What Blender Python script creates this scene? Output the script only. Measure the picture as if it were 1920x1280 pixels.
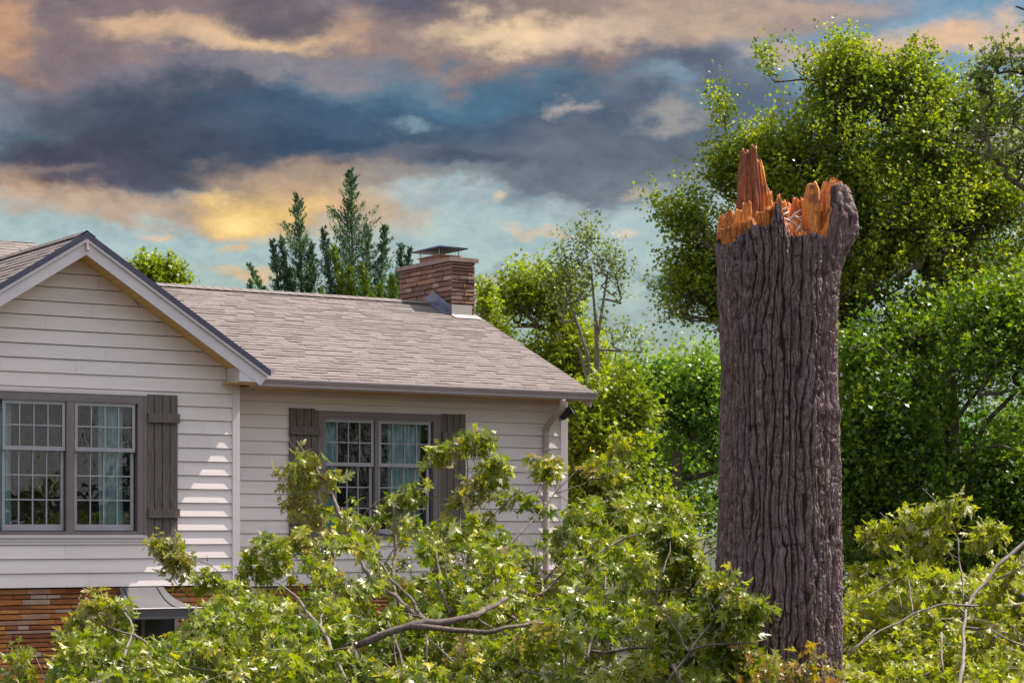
import bpy, math, random
import numpy as np
from mathutils import Vector, Matrix

# ------------------------------------------------------------------ camera, world, sun, exposure
for o in list(bpy.data.objects): bpy.data.objects.remove(o)
SC = bpy.context.scene
COL = SC.collection
F, CX, YH, H = 4066.0, 960.0, 1000.0, 2.4      # focal length in pixels of a 1920 wide picture, centre, horizon, eye height
cam = bpy.data.cameras.new('camera'); camo = bpy.data.objects.new('camera', cam); COL.objects.link(camo)
camo.location = (0, 0, H); camo.rotation_euler = (math.radians(90), 0, 0)
cam.sensor_width = 36; cam.lens = 36 * F / 1920; cam.shift_y = (YH - 640) / 1920
cam.clip_start = 0.1; cam.clip_end = 3000
SC.camera = camo
SC.render.resolution_x = 1024; SC.render.resolution_y = 682
SC.view_settings.view_transform = 'Standard'; SC.view_settings.look = 'None'
SC.view_settings.gamma = 1; SC.view_settings.exposure = 0.9
SC.render.engine = 'CYCLES'
SC.cycles.max_bounces = 8; SC.cycles.transparent_max_bounces = 12
SC.cycles.diffuse_bounces = 4; SC.cycles.transmission_bounces = 4
SC.cycles.caustics_reflective = False; SC.cycles.caustics_refractive = False

UA = Vector((6240 / 7448., 4066 / 7448., 0)); VA = Vector((-UA.y, UA.x, 0))   # house axes: along the wall, into the house
CORNER = Vector(((440 - 960) / F * 28, 28.0, 0))
SUN = (UA * .68 - VA * .085 + Vector((0, 0, 1))).normalized()

def s2l(c):
    c = c / 255.
    return c / 12.92 if c <= .04045 else ((c + .055) / 1.055) ** 2.4
def rgb(r, g, b): return (s2l(r), s2l(g), s2l(b), 1)

class NT:
    def __init__(s, tree):
        s.t = tree; s.n = tree.nodes; s.l = tree.links
    def new(s, typ, **kw):
        nd = s.n.new(typ)
        for k, v in kw.items(): setattr(nd, k, v)
        return nd
    def link(s, a, b): s.l.new(a, b)
    def put(s, sock, v):
        if hasattr(v, 'is_output') or isinstance(v, bpy.types.NodeSocket): s.l.new(v, sock)
        else: sock.default_value = v
    def math(s, op, a, b=0.0, clamp=False):
        nd = s.new('ShaderNodeMath', operation=op); nd.use_clamp = clamp
        s.put(nd.inputs[0], a); s.put(nd.inputs[1], b); return nd.outputs[0]
    def vmath(s, op, a, b=(0, 0, 0)):
        nd = s.new('ShaderNodeVectorMath', operation=op)
        s.put(nd.inputs[0], a); s.put(nd.inputs[1], b)
        return nd.outputs['Value'] if op in ('LENGTH', 'DOT_PRODUCT') else nd.outputs[0]
    def mix(s, f, a, b, blend='MIX'):
        nd = s.new('ShaderNodeMix', data_type='RGBA', blend_type=blend)
        s.put(nd.inputs[0], f); s.put(nd.inputs[6], a); s.put(nd.inputs[7], b); return nd.outputs[2]
    def rng(s, v, a, b, c=0.0, d=1.0, smooth=False):
        nd = s.new('ShaderNodeMapRange', interpolation_type='SMOOTHSTEP' if smooth else 'LINEAR')
        s.put(nd.inputs[0], v); nd.inputs[1].default_value = a; nd.inputs[2].default_value = b
        nd.inputs[3].default_value = c; nd.inputs[4].default_value = d; return nd.outputs[0]
    def noise(s, vec, scale, detail=4, rough=.5, dist=0.0):
        nd = s.new('ShaderNodeTexNoise'); s.put(nd.inputs['Vector'], vec)
        nd.inputs['Scale'].default_value = scale; nd.inputs['Detail'].default_value = detail
        nd.inputs['Roughness'].default_value = rough; nd.inputs['Distortion'].default_value = dist
        return nd
    def ramp(s, f, stops):
        nd = s.new('ShaderNodeValToRGB'); s.put(nd.inputs[0], f); cr = nd.color_ramp
        while len(cr.elements) > 1: cr.elements.remove(cr.elements[-1])
        cr.elements[0].position, cr.elements[0].color = stops[0]
        for p, c in stops[1:]:
            e = cr.elements.new(p); e.color = c
        return nd.outputs[0]
    def scale(s, vec, sc):
        nd = s.new('ShaderNodeMapping'); s.put(nd.inputs[0], vec); nd.inputs['Scale'].default_value = sc; return nd.outputs[0]

world = bpy.data.worlds.new('World'); SC.world = world; world.use_nodes = True
def build_world():
    w = NT(world.node_tree); w.n.clear()
    out = w.new('ShaderNodeOutputWorld'); bg = w.new('ShaderNodeBackground')
    geo = w.new('ShaderNodeTexCoord'); D = geo.outputs['Generated']
    sky = w.new('ShaderNodeTexSky', sky_type='NISHITA'); sky.sun_disc = False
    sky.sun_elevation = math.asin(SUN.z); sky.sun_rotation = math.atan2(SUN.x, SUN.y)
    sky.air_density = 1.2; sky.dust_density = 2.0
    sep = w.new('ShaderNodeSeparateXYZ'); w.link(D, sep.inputs[0])
    X, Y, Z = sep.outputs
    az = w.math('ARCTAN2', X, Y); el = w.math('ARCSINE', Z)
    # fine turbulence, stretched sideways like the cloud decks
    comb = w.new('ShaderNodeCombineXYZ'); w.link(az, comb.inputs[0]); w.link(w.math('MULTIPLY', el, 1.75), comb.inputs[1])
    P = comb.outputs[0]
    n1 = w.noise(P, 9.0, 7, .55).outputs['Color']
    n2 = w.noise(w.vmath('ADD', P, (3.1, 1.7, 0)), 30.0, 6, .6).outputs['Color']
    warp = w.vmath('ADD', w.vmath('MULTIPLY', w.vmath('SUBTRACT', n1, (.5, .5, .5)), (.10, .050, 0)),
                   w.vmath('MULTIPLY', w.vmath('SUBTRACT', n2, (.5, .5, .5)), (.050, .030, 0)))
    c2 = w.new('ShaderNodeCombineXYZ'); w.link(az, c2.inputs[0]); w.link(el, c2.inputs[1])
    Q = w.vmath('ADD', c2.outputs[0], warp)
    q = w.new('ShaderNodeSeparateXYZ'); w.link(Q, q.inputs[0])
    E_ = lambda py: math.atan((YH - py) / F)
    g = w.rng(q.outputs[1], E_(1000), E_(-150))
    f_ = lambda py: (E_(py) - E_(1000)) / (E_(-150) - E_(1000))
    base = w.ramp(g, [(f_(1000), rgb(172, 184, 170)), (f_(700), rgb(158, 178, 168)), (f_(600), rgb(162, 182, 176)), (f_(470), rgb(172, 196, 196)),
                      (f_(380), rgb(170, 190, 194)), (f_(250), rgb(130, 160, 176)), (f_(100), rgb(128, 162, 186)), (f_(-150), rgb(118, 152, 182))])
    # cloud decks: centre, radii (1/4066 rad), colour, opacity, inner fraction
    B = [
     (150, 30, 700, 190, (132, 118, 122), 1, .55), (900, 90, 620, 160, (146, 130, 128), 1, .5), (1350, 20, 420, 70, (150, 130, 124), .9, .4),
     (60, -5, 190, 36, (74, 78, 100), .8, .2), (520, 15, 130, 50, (96, 92, 104), .8, .2), (800, 0, 220, 45, (84, 86, 106), .8, .2),
     (330, 55, 150, 32, (222, 184, 150), .8, .1), (480, 78, 180, 26, (232, 196, 150), .85, .1), (640, 62, 90, 40, (206, 166, 138), .6, .1),
     (30, 70, 75, 70, (214, 164, 124), .65, .1), (420, 92, 170, 22, (215, 185, 160), .6, .1),
     (970, 70, 190, 36, (236, 206, 168), .95, .15), (1120, 85, 180, 34, (222, 194, 170), .85, .1), (1300, 50, 260, 40, (206, 180, 156), .7, .1),
     (300, 130, 180, 40, (140, 134, 146), .7, .1), (90, 190, 160, 40, (124, 110, 116), .7, .1),
     (480, 235, 560, 125, (72, 84, 102), 1, .62), (120, 290, 260, 75, (74, 76, 92), 1, .4), (900, 215, 520, 95, (80, 100, 122), 1, .5),
     (1180, 290, 380, 85, (104, 113, 126), 1, .5), (1380, 190, 300, 80, (92, 108, 126), .95, .35), (1290, 130, 140, 45, (92, 102, 122), .9, .2),
     (620, 185, 300, 60, (66, 92, 118), .7, .2), (880, 160, 320, 42, (80, 116, 142), .85, .2), (700, 140, 260, 26, (104, 130, 150), .7, .1),
     (560, 120, 280, 22, (140, 138, 148), .8, .1), (600, 250, 200, 40, (52, 76, 102), .7, .2), (230, 300, 160, 40, (62, 68, 90), .6, .2),
     (755, 205, 70, 22, (130, 158, 172), .75, .1), (1075, 198, 55, 18, (190, 178, 172), .7, .1), (1250, 200, 80, 24, (170, 165, 160), .7, .1), (1240, 160, 90, 30, (126, 152, 170), .8, .1),
     (760, 275, 90, 22, (110, 116, 130), .7, .1), (640, 278, 80, 14, (104, 108, 124), .6, .1),
     (300, 390, 420, 42, (190, 158, 132), .8, .2), (60, 350, 240, 50, (200, 158, 120), .8, .2), (250, 330, 320, 52, (80, 82, 98), .95, .35), (100, 322, 140, 18, (150, 134, 130), .55, .1),
     (640, 330, 260, 50, (176, 152, 132), .85, .3), (560, 390, 210, 70, (206, 170, 126), .9, .3), (500, 392, 120, 52, (242, 204, 130), .95, .25), (480, 396, 60, 30, (252, 222, 150), .8, .1), (700, 420, 120, 70, (205, 178, 148), .7, .1),
     (850, 325, 190, 40, (130, 136, 142), .9, .3), (1020, 345, 190, 40, (112, 122, 132), .95, .3), (870, 300, 170, 28, (72, 88, 108), .9, .3), (1300, 330, 230, 36, (128, 138, 148), .8, .2),
     (960, 385, 130, 24, (104, 122, 134), .5, .2), (915, 386, 34, 12, (220, 196, 166), .85, .1), (1170, 350, 48, 14, (212, 196, 176), .7, .1),
     (1000, 432, 110, 13, (216, 196, 172), .75, .1), (1150, 432, 40, 9, (214, 196, 176), .7, .1), (300, 436, 60, 11, (228, 190, 150), .8, .1), (440, 520, 80, 20, (226, 194, 146), .85, .1), (440, 455, 60, 16, (222, 184, 140), .8, .1),
     (930, 510, 100, 14, (130, 146, 158), .6, .1), (960, 540, 110, 26, (196, 178, 156), .8, .1), (1220, 520, 80, 24, (112, 132, 140), .85, .1), (1300, 518, 34, 10, (220, 182, 148), .7, .1), (640, 560, 50, 14, (198, 178, 152), .6, .1), (1250, 670, 160, 30, (176, 176, 152), .5, .1),
     (1500, 105, 140, 26, (200, 178, 158), .8, .1), (1760, 100, 170, 42, (230, 192, 156), .95, .2), (1900, 70, 90, 40, (236, 198, 160), .9, .2), (1620, 110, 80, 30, (180, 176, 176), .6, .1), (1480, 5, 300, 30, (196, 170, 152), .8, .2),
     (1860, 300, 200, 110, (176, 162, 164), .8, .3),
    ]
    col = base
    for cx, cy, rx, ry, c, op, inner in B:
        a0, e0 = math.atan((cx - CX) / F), math.atan((YH - cy) / F)
        v = w.vmath('MULTIPLY', w.vmath('SUBTRACT', Q, (a0, e0, 0)), (F / rx / 1.15, F / ry / 1.15, 0))
        f = w.rng(w.vmath('LENGTH', v), 1.0, inner * .7, 0, op, True)
        col = w.mix(f, col, rgb(*c))
    n3 = w.noise(w.vmath('ADD', P, (7, 2, 0)), 44.0, 10, .68, .15).outputs['Fac']
    col = w.mix(.85, col, w.ramp(n3, [(.28, (.70, .73, .78, 1)), (.5, (1, 1, 1, 1)), (.72, (1.30, 1.25, 1.18, 1))]), 'MULTIPLY')
    # the rest of the sky: haze round the sun and behind the viewer, brightened to light the walls
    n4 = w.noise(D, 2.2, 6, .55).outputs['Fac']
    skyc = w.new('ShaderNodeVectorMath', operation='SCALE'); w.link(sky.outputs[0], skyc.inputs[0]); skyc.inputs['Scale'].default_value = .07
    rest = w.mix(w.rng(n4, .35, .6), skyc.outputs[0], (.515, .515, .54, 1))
    up = w.rng(Z, 0, .9, .72, 1.25)                             # brighter overhead, and an aureole added round the sun to light the trees
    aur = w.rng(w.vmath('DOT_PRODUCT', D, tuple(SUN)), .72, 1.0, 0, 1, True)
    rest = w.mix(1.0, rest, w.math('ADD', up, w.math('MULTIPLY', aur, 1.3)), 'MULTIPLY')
    col = w.mix(1.0, col, (.535, .535, .535, 1), 'MULTIPLY')
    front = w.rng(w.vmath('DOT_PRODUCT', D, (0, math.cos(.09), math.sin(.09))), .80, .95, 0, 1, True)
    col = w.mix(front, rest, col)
    ground = w.rng(Z, -.02, -.06, 0, 1, True)
    col = w.mix(ground, col, (.07, .075, .045, 1))
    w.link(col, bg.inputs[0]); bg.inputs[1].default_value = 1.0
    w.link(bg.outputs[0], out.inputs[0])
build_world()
sl = bpy.data.lights.new('sun', 'SUN'); so = bpy.data.objects.new('sun', sl); COL.objects.link(so)
sl.energy = 5.0; sl.angle = math.radians(.55); sl.color = (1, .93, .82)
so.rotation_euler = SUN.to_track_quat('Z', 'Y').to_euler(); so.location = (20, 5, 30)

# ------------------------------------------------------------------ helpers
rnd = random.Random(7)
def W(px, py, d): return Vector(((px - CX) / F * d, d, H + (YH - py) / F * d))
MATW = {}
def thing(name, label, cat, loc=(0, 0, 0), rz=0, group=None, kind=None):
    o = bpy.data.objects.new(name, None); COL.objects.link(o)
    o.location = loc; o.rotation_euler = (0, 0, rz); o.empty_display_size = .3
    MATW[o] = Matrix.Translation(Vector(loc)) @ Matrix.Rotation(rz, 4, 'Z')
    return tag(o, label, cat, group, kind)
def tag(o, label=None, cat=None, group=None, kind=None):
    if label: o['label'] = label
    if cat: o['category'] = cat
    if group: o['group'] = group
    if kind: o['kind'] = kind
    return o
def np_mesh(name, V, T):
    """V (n,3) float, T (m,k) int faces all with k corners"""
    V = np.asarray(V, dtype=np.float32); T = np.asarray(T, dtype=np.int32)
    me = bpy.data.meshes.new(name); k = T.shape[1]
    me.vertices.add(len(V)); me.vertices.foreach_set('co', V.ravel())
    me.loops.add(T.size); me.loops.foreach_set('vertex_index', T.ravel())
    me.polygons.add(len(T)); me.polygons.foreach_set('loop_start', np.arange(0, T.size, k, dtype=np.int32))
    me.update(calc_edges=True); me.validate()
    return me
def link(name, me, mat, parent=None, world=True, smooth=False):
    o = bpy.data.objects.new(name, me); COL.objects.link(o)
    me.materials.append(mat)
    if smooth: me.polygons.foreach_set('use_smooth', [True] * len(me.polygons))
    if parent is not None:
        o.parent = parent
        root = parent
        while root.parent is not None: root = root.parent
        if world and root in MATW: me.transform(MATW[root].inverted())
    return o
class MB:
    def __init__(s): s.v = []; s.f = []
    def add(s, vs, fs):
        b = len(s.v); s.v += [tuple(v) for v in vs]; s.f += [tuple(b + i for i in f) for f in fs]
    def box(s, x0, x1, y0, y1, z0, z1):
        s.add([(x0, y0, z0), (x1, y0, z0), (x1, y1, z0), (x0, y1, z0), (x0, y0, z1), (x1, y0, z1), (x1, y1, z1), (x0, y1, z1)],
              [(0, 3, 2, 1), (4, 5, 6, 7), (0, 1, 5, 4), (1, 2, 6, 5), (2, 3, 7, 6), (3, 0, 4, 7)])
    def prism(s, poly, off):
        """poly: 3D points of one face, off: extrusion vector"""
        n = len(poly); off = Vector(off); a = [Vector(p) for p in poly]; b = [p + off for p in a]
        s.add(a + b, [tuple(range(n))[::-1], tuple(range(n, 2 * n))] + [(i, (i + 1) % n, n + (i + 1) % n, n + i) for i in range(n)])
    def tube(s, pts, rad, seg=8, cap=True, sq=False):
        pts = [Vector(p) for p in pts]; n = len(pts)
        if not hasattr(rad, '__len__'): rad = [rad] * n
        t0 = (pts[1] - pts[0]).normalized(); up = Vector((0, 0, 1)) if abs(t0.z) < .9 else Vector((1, 0, 0))
        a = t0.cross(up).normalized(); rings = []
        for i in range(n):
            t = (pts[min(i + 1, n - 1)] - pts[max(i - 1, 0)]).normalized()
            a = (a - t * a.dot(t)).normalized(); b = t.cross(a)
            ring = []
            for k in range(seg):
                an = 2 * math.pi * (k + .5) / seg; ca, sa = math.cos(an), math.sin(an)
                if sq: ca = math.copysign(abs(ca) ** .45, ca); sa = math.copysign(abs(sa) ** .45, sa)
                ring.append(pts[i] + (a * ca + b * sa) * rad[i])
            rings += ring
        fs = [(i * seg + k, i * seg + (k + 1) % seg, (i + 1) * seg + (k + 1) % seg, (i + 1) * seg + k) for i in range(n - 1) for k in range(seg)]
        if cap: fs += [tuple(range(seg))[::-1], tuple((n - 1) * seg + k for k in range(seg))]
        s.add(rings, fs)
    def build(s, name, mat, parent=None, world=False, smooth=False):
        me = bpy.data.meshes.new(name); me.from_pydata(s.v, [], s.f); me.update()
        return link(name, me, mat, parent, world, smooth)

# ------------------------------------------------------------------ materials
def new_mat(name):
    m = bpy.data.materials.new(name); m.use_nodes = True
    nt = NT(m.node_tree); nt.n.clear()
    out = nt.new('ShaderNodeOutputMaterial'); return m, nt, out
def pbr(name, c1, c2=None, rough=.6, scale=6, stretch=(1, 1, 1), island=None, bump=0.0, bscale=40, bstretch=None, metal=0, spec=.5, detail=5, contrast=(.3, .7), amp=.21):
    """base colour from noise between c1 and c2, optional per-island colours, bump"""
    m, nt, out = new_mat(name)
    b = nt.new('ShaderNodeBsdfPrincipled'); tc = nt.new('ShaderNodeTexCoord').outputs['Object']
    c2 = c2 or c1
    n = nt.noise(nt.scale(tc, stretch), scale, detail, .6).outputs['Fac']
    col = nt.mix(nt.rng(n, *contrast), (*c1, 1), (*c2, 1))
    if island:
        r = nt.new('ShaderNodeNewGeometry').outputs['Random Per Island']
        icol = nt.ramp(r, [(i / (len(island) - 1), (*c, 1)) for i, c in enumerate(island)])
        col = nt.mix(1.0, icol, nt.mix(nt.rng(n, *contrast), (1 - amp, 1 - amp, 1 - amp, 1), (1 + amp, 1 + amp, 1 + amp, 1)), 'MULTIPLY')
    nt.link(col, b.inputs['Base Color']); b.inputs['Roughness'].default_value = rough
    b.inputs['Metallic'].default_value = metal; b.inputs['Specular IOR Level'].default_value = spec
    if bump:
        bn = nt.noise(nt.scale(tc, bstretch or stretch), bscale, 6, .65).outputs['Fac']
        bp = nt.new('ShaderNodeBump'); bp.inputs['Strength'].default_value = bump; bp.inputs['Distance'].default_value = .02
        nt.link(bn, bp.inputs['Height']); nt.link(bp.outputs[0], b.inputs['Normal'])
    nt.link(b.outputs[0], out.inputs[0]); return m
def leaf_mat(name, cols, under=None, trans=.38, rough=.45, tcol=(1.3, 1.38, .38), spec=.5):
    m, nt, out = new_mat(name)
    geo = nt.new('ShaderNodeNewGeometry'); r = geo.outputs['Random Per Island']
    tc = nt.new('ShaderNodeTexCoord').outputs['Object']
    n = nt.noise(tc, .9, 3, .6).outputs['Fac']
    f = nt.math('ADD', nt.math('MULTIPLY', r, .62), nt.math('MULTIPLY', nt.rng(n, .3, .7), .38))
    col = nt.ramp(f, [(i / (len(cols) - 1), (*c, 1)) for i, c in enumerate(cols)])
    if under: top = nt.mix(geo.outputs['Backfacing'], col, nt.mix(.55, col, (*under, 1)))
    else: top = col
    b = nt.new('ShaderNodeBsdfPrincipled'); nt.link(top, b.inputs['Base Color'])
    b.inputs['Roughness'].default_value = rough; b.inputs['Specular IOR Level'].default_value = spec * .7
    t = nt.new('ShaderNodeBsdfTranslucent'); nt.link(nt.mix(1.0, col, (*tcol, 1), 'MULTIPLY'), t.inputs[0])
    mx = nt.new('ShaderNodeMixShader'); mx.inputs[0].default_value = trans
    nt.link(b.outputs[0], mx.inputs[1]); nt.link(t.outputs[0], mx.inputs[2]); nt.link(mx.outputs[0], out.inputs[0])
    return m
def glass_mat():
    m, nt, out = new_mat('window glass')
    tr = nt.new('ShaderNodeBsdfTransparent'); tr.inputs[0].default_value = (.80, .88, .90, 1)
    gl = nt.new('ShaderNodeBsdfGlossy'); gl.inputs['Roughness'].default_value = .01; gl.inputs[0].default_value = (1, 1, 1, 1)
    tc = nt.new('ShaderNodeTexCoord').outputs['Object']
    bn = nt.noise(nt.scale(tc, (1, 1, .8)), 5.5, 1.5, .5).outputs['Fac']
    bp = nt.new('ShaderNodeBump'); bp.inputs['Strength'].default_value = .35; bp.inputs['Distance'].default_value = .012
    nt.link(bn, bp.inputs['Height']); nt.link(bp.outputs[0], gl.inputs['Normal'])
    fr = nt.new('ShaderNodeFresnel'); fr.inputs[0].default_value = 1.5
    mx = nt.new('ShaderNodeMixShader'); nt.link(nt.math('ADD', nt.math('MULTIPLY', fr.outputs[0], 1.5), .02, True), mx.inputs[0])
    nt.link(tr.outputs[0], mx.inputs[1]); nt.link(gl.outputs[0], mx.inputs[2]); nt.link(mx.outputs[0], out.inputs[0])
    return m
M = {}
M['siding'] = pbr('painted lap siding', (.80, .725, .74), (.86, .785, .80), .55, 1.2, (1, 1, 6), island=[(.80, .71, .715), (.88, .79, .79), (.83, .745, .75), (.86, .765, .76)], amp=.05, bump=.15, bscale=30, bstretch=(.3, 1, 6))
M['trim'] = pbr('off white trim', (.66, .59, .63), (.73, .66, .69), .5, 3, bump=.05)
M['soffit'] = pbr('tan soffit', (.72, .40, .15), (.80, .48, .20), .6, 5)
M['dark_edge'] = pbr('dark drip edge', (.035, .035, .075), (.05, .05, .10), .6, 20)
M['shingle'] = pbr('asphalt shingles', (.2, .17, .16), rough=.9, scale=90, island=[(.138, .115, .110), (.175, .147, .140), (.156, .131, .126), (.19, .158, .150), (.142, .120, .115)], bump=.5, bscale=250, contrast=(.25, .75))
M['shingle_bed'] = pbr('shingle underlay', (.06, .05, .05), (.08, .07, .07), .95, 30)
M['grey_shingle'] = pbr('grey shingles', (.1, .1, .1), rough=.9, scale=60, island=[(.16, .15, .16), (.34, .33, .34), (.24, .23, .25)], bump=.3)
M['frame'] = pbr('taupe window casing', (.19, .155, .16), (.235, .195, .195), .5, 4)
M['sash'] = pbr('light sash paint', (.36, .34, .39), (.43, .41, .455), .45, 4)
M['shutter'] = pbr('weathered shutter wood', (.10, .08, .072), (.20, .165, .15), .75, 6, (9, 9, .8), bump=.35, bscale=22, bstretch=(12, 12, .7))
M['gutter'] = pbr('painted gutter metal', (.47, .385, .42), (.54, .45, .48), .35, 3, spec=.6)
M['downspout'] = pbr('downspout metal', (.44, .34, .29), (.54, .45, .41), .4, 3)
M['stone'] = pbr('ledge stone', (.4, .2, .1), rough=.85, scale=9, stretch=(1, 1, 3), island=[(.36, .11, .03), (.50, .18, .05), (.24, .08, .035), (.60, .25, .06), (.42, .14, .05), (.30, .095, .04), (.66, .31, .08), (.42, .19, .09), (.52, .42, .34), (.40, .12, .04)], bump=.5, bscale=18, bstretch=(1, 1, 3))
M['chimney_stone'] = pbr('chimney stone', (.3, .2, .1), rough=.85, scale=9, stretch=(1, 1, 3), island=[(.21, .10, .085), (.28, .14, .10), (.16, .085, .08), (.36, .20, .12), (.25, .115, .10), (.40, .27, .22), (.19, .09, .08)], bump=.5, bscale=20)
M['mortar'] = pbr('dark mortar', (.055, .035, .03), (.09, .06, .05), .95, 20)
M['cap_stone'] = pbr('cap stone', (.26, .18, .16), (.34, .25, .22), .8, 8, bump=.4, bscale=20)
M['lead'] = pbr('blue grey flashing', (.13, .14, .22), (.26, .26, .34), .42, 5, metal=.5, bump=.15, bscale=14)
M['light_flash'] = pbr('pale flashing', (.42, .38, .37), (.52, .47, .45), .5, 8, metal=.2)
M['darkmetal'] = pbr('dark chimney cap metal', (.025, .035, .075), (.05, .06, .11), .5, 6, metal=.3)
M['awning'] = pbr('grey awning metal', (.10, .093, .105), (.13, .12, .13), .9, 4, spec=.15)
M['seam'] = pbr('dark awning seam', (.05, .045, .05), (.07, .06, .07), .5, 4)
M['room'] = pbr('room plaster darkened as shade', (.05, .055, .06), (.07, .07, .08), .9, 2)  # the unlit interior's darkness is put into this wall colour
M['curtain'] = pbr('pale teal curtain cloth', (.42, .66, .70), (.56, .78, .80), .85, 3, (8, 8, .5))
M['black'] = pbr('black plastic', (.012, .012, .015), (.02, .02, .025), .4, 9)
M['bark_grey'] = pbr('grey twig bark', (.10, .08, .07), (.24, .20, .175), .8, 14, (1, 1, 1), bump=.4, bscale=40)
M['bark_dark'] = pbr('dark branch bark', (.06, .042, .036), (.19, .15, .13), .85, 18, bump=.9, bscale=40)
M['pale_wood'] = pbr('torn pale wood', (.62, .36, .20), (.74, .48, .30), .7, 20, (4, 4, 4))
M['white_twig'] = pbr('bleached twigs', (.45, .38, .36), (.62, .54, .52), .7, 20)
M['glass'] = glass_mat()
M['grass'] = pbr('lawn grass', (.022, .026, .012), (.05, .048, .025), .9, 2.5, bump=.6, bscale=60)
M['leaf_fallen'] = leaf_mat('fallen oak leaves', [(.015, .042, .003), (.065, .115, .004), (.15, .20, .005), (.28, .31, .008), (.10, .155, .006), (.48, .42, .012), (.50, .35, .02)], under=(.66, .63, .32), trans=.38, rough=.36, spec=.75)
M['leaf_fallen_right'] = leaf_mat('pale fallen oak leaves', [(.05, .085, .005), (.15, .19, .008), (.25, .29, .010), (.38, .37, .02), (.24, .26, .015), (.50, .44, .07)], under=(.62, .58, .36), trans=.45, rough=.42, spec=.55)
M['leaf_wilt'] = leaf_mat('wilting oak leaves', [(.12, .13, .01), (.22, .22, .02), (.15, .22, .02), (.34, .30, .06), (.24, .17, .04), (.42, .36, .12)], under=(.66, .54, .38), trans=.34, rough=.4, spec=.6)
M['leaf_rust'] = leaf_mat('rust leaves', [(.12, .16, .01), (.30, .09, .02), (.36, .28, .03), (.16, .22, .02), (.28, .26, .03), (.40, .14, .03), (.14, .20, .02)], under=(.5, .35, .2), trans=.35)
M['leaf_oak'] = leaf_mat('olive green oak foliage', [(.03, .07, .005), (.09, .145, .007), (.18, .23, .009), (.29, .315, .010), (.38, .38, .02)], under=(.28, .34, .12), trans=.48, rough=.4)
M['leaf_deep'] = leaf_mat('deep green foliage', [(.015, .08, .006), (.04, .15, .010), (.09, .23, .012), (.18, .32, .014)], under=(.14, .27, .09), trans=.46, rough=.38)
M['leaf_mid'] = leaf_mat('mid green foliage', [(.012, .042, .004), (.04, .095, .007), (.10, .175, .009), (.23, .29, .012), (.05, .12, .015)], under=(.15, .25, .08), trans=.42, rough=.38)
M['leaf_dark'] = leaf_mat('very dark foliage', [(.008, .04, .006), (.02, .085, .012), (.05, .15, .015)], trans=.35, rough=.4)
M['leaf_bluegreen'] = leaf_mat('blue green foliage', [(.03, .10, .03), (.08, .17, .045), (.15, .26, .03), (.26, .35, .03), (.12, .20, .05)], under=(.2, .33, .16), trans=.48)
M['leaf_yellow'] = leaf_mat('yellow green foliage', [(.08, .12, .005), (.16, .22, .006), (.25, .30, .008), (.33, .35, .012)], under=(.30, .32, .08), trans=.45)
M['leaf_grey'] = leaf_mat('grey green small leaves', [(.07, .11, .035), (.13, .17, .05), (.20, .24, .08), (.17, .16, .07)], under=(.25, .28, .16), trans=.4)
M['cedar'] = leaf_mat('cedar sprays', [(.02, .055, .035), (.045, .10, .08), (.08, .145, .13), (.08, .15, .04), (.16, .23, .22)], trans=.3, rough=.6)
M['cedar_gold'] = leaf_mat('yellow cedar sprays', [(.05, .09, .01), (.11, .16, .012), (.18, .22, .02)], trans=.3, rough=.6)
M['cedar_blue'] = leaf_mat('blue cedar sprays', [(.02, .055, .04), (.04, .09, .07), (.075, .13, .12), (.12, .17, .18)], trans=.2, rough=.6)

# ------------------------------------------------------------------ the ground
def ground():
    n = 60; xs = np.concatenate([-np.geomspace(900, 2, n // 2), np.geomspace(2, 900, n // 2)]); ys = np.concatenate([[-200, -60, -20, -5], np.linspace(0, 60, 40), np.geomspace(65, 1800, 20)])
    X, Y = np.meshgrid(xs, ys); Z = .10 * np.sin(X * .21 + 1) * np.cos(Y * .17) * np.exp(-((Y - 25) / 40) ** 2)
    V = np.stack([X, Y, Z], -1).reshape(-1, 3); nx, ny = len(xs), len(ys)
    i = np.arange(nx * ny).reshape(ny, nx); T = np.stack([i[:-1, :-1], i[:-1, 1:], i[1:, 1:], i[1:, :-1]], -1).reshape(-1, 4)
    o = link('ground', np_mesh('ground', V, T), M['grass'], smooth=True); tag(o, 'grass lawn beneath the house and the fallen limbs', 'ground', kind='structure')
ground()

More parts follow.
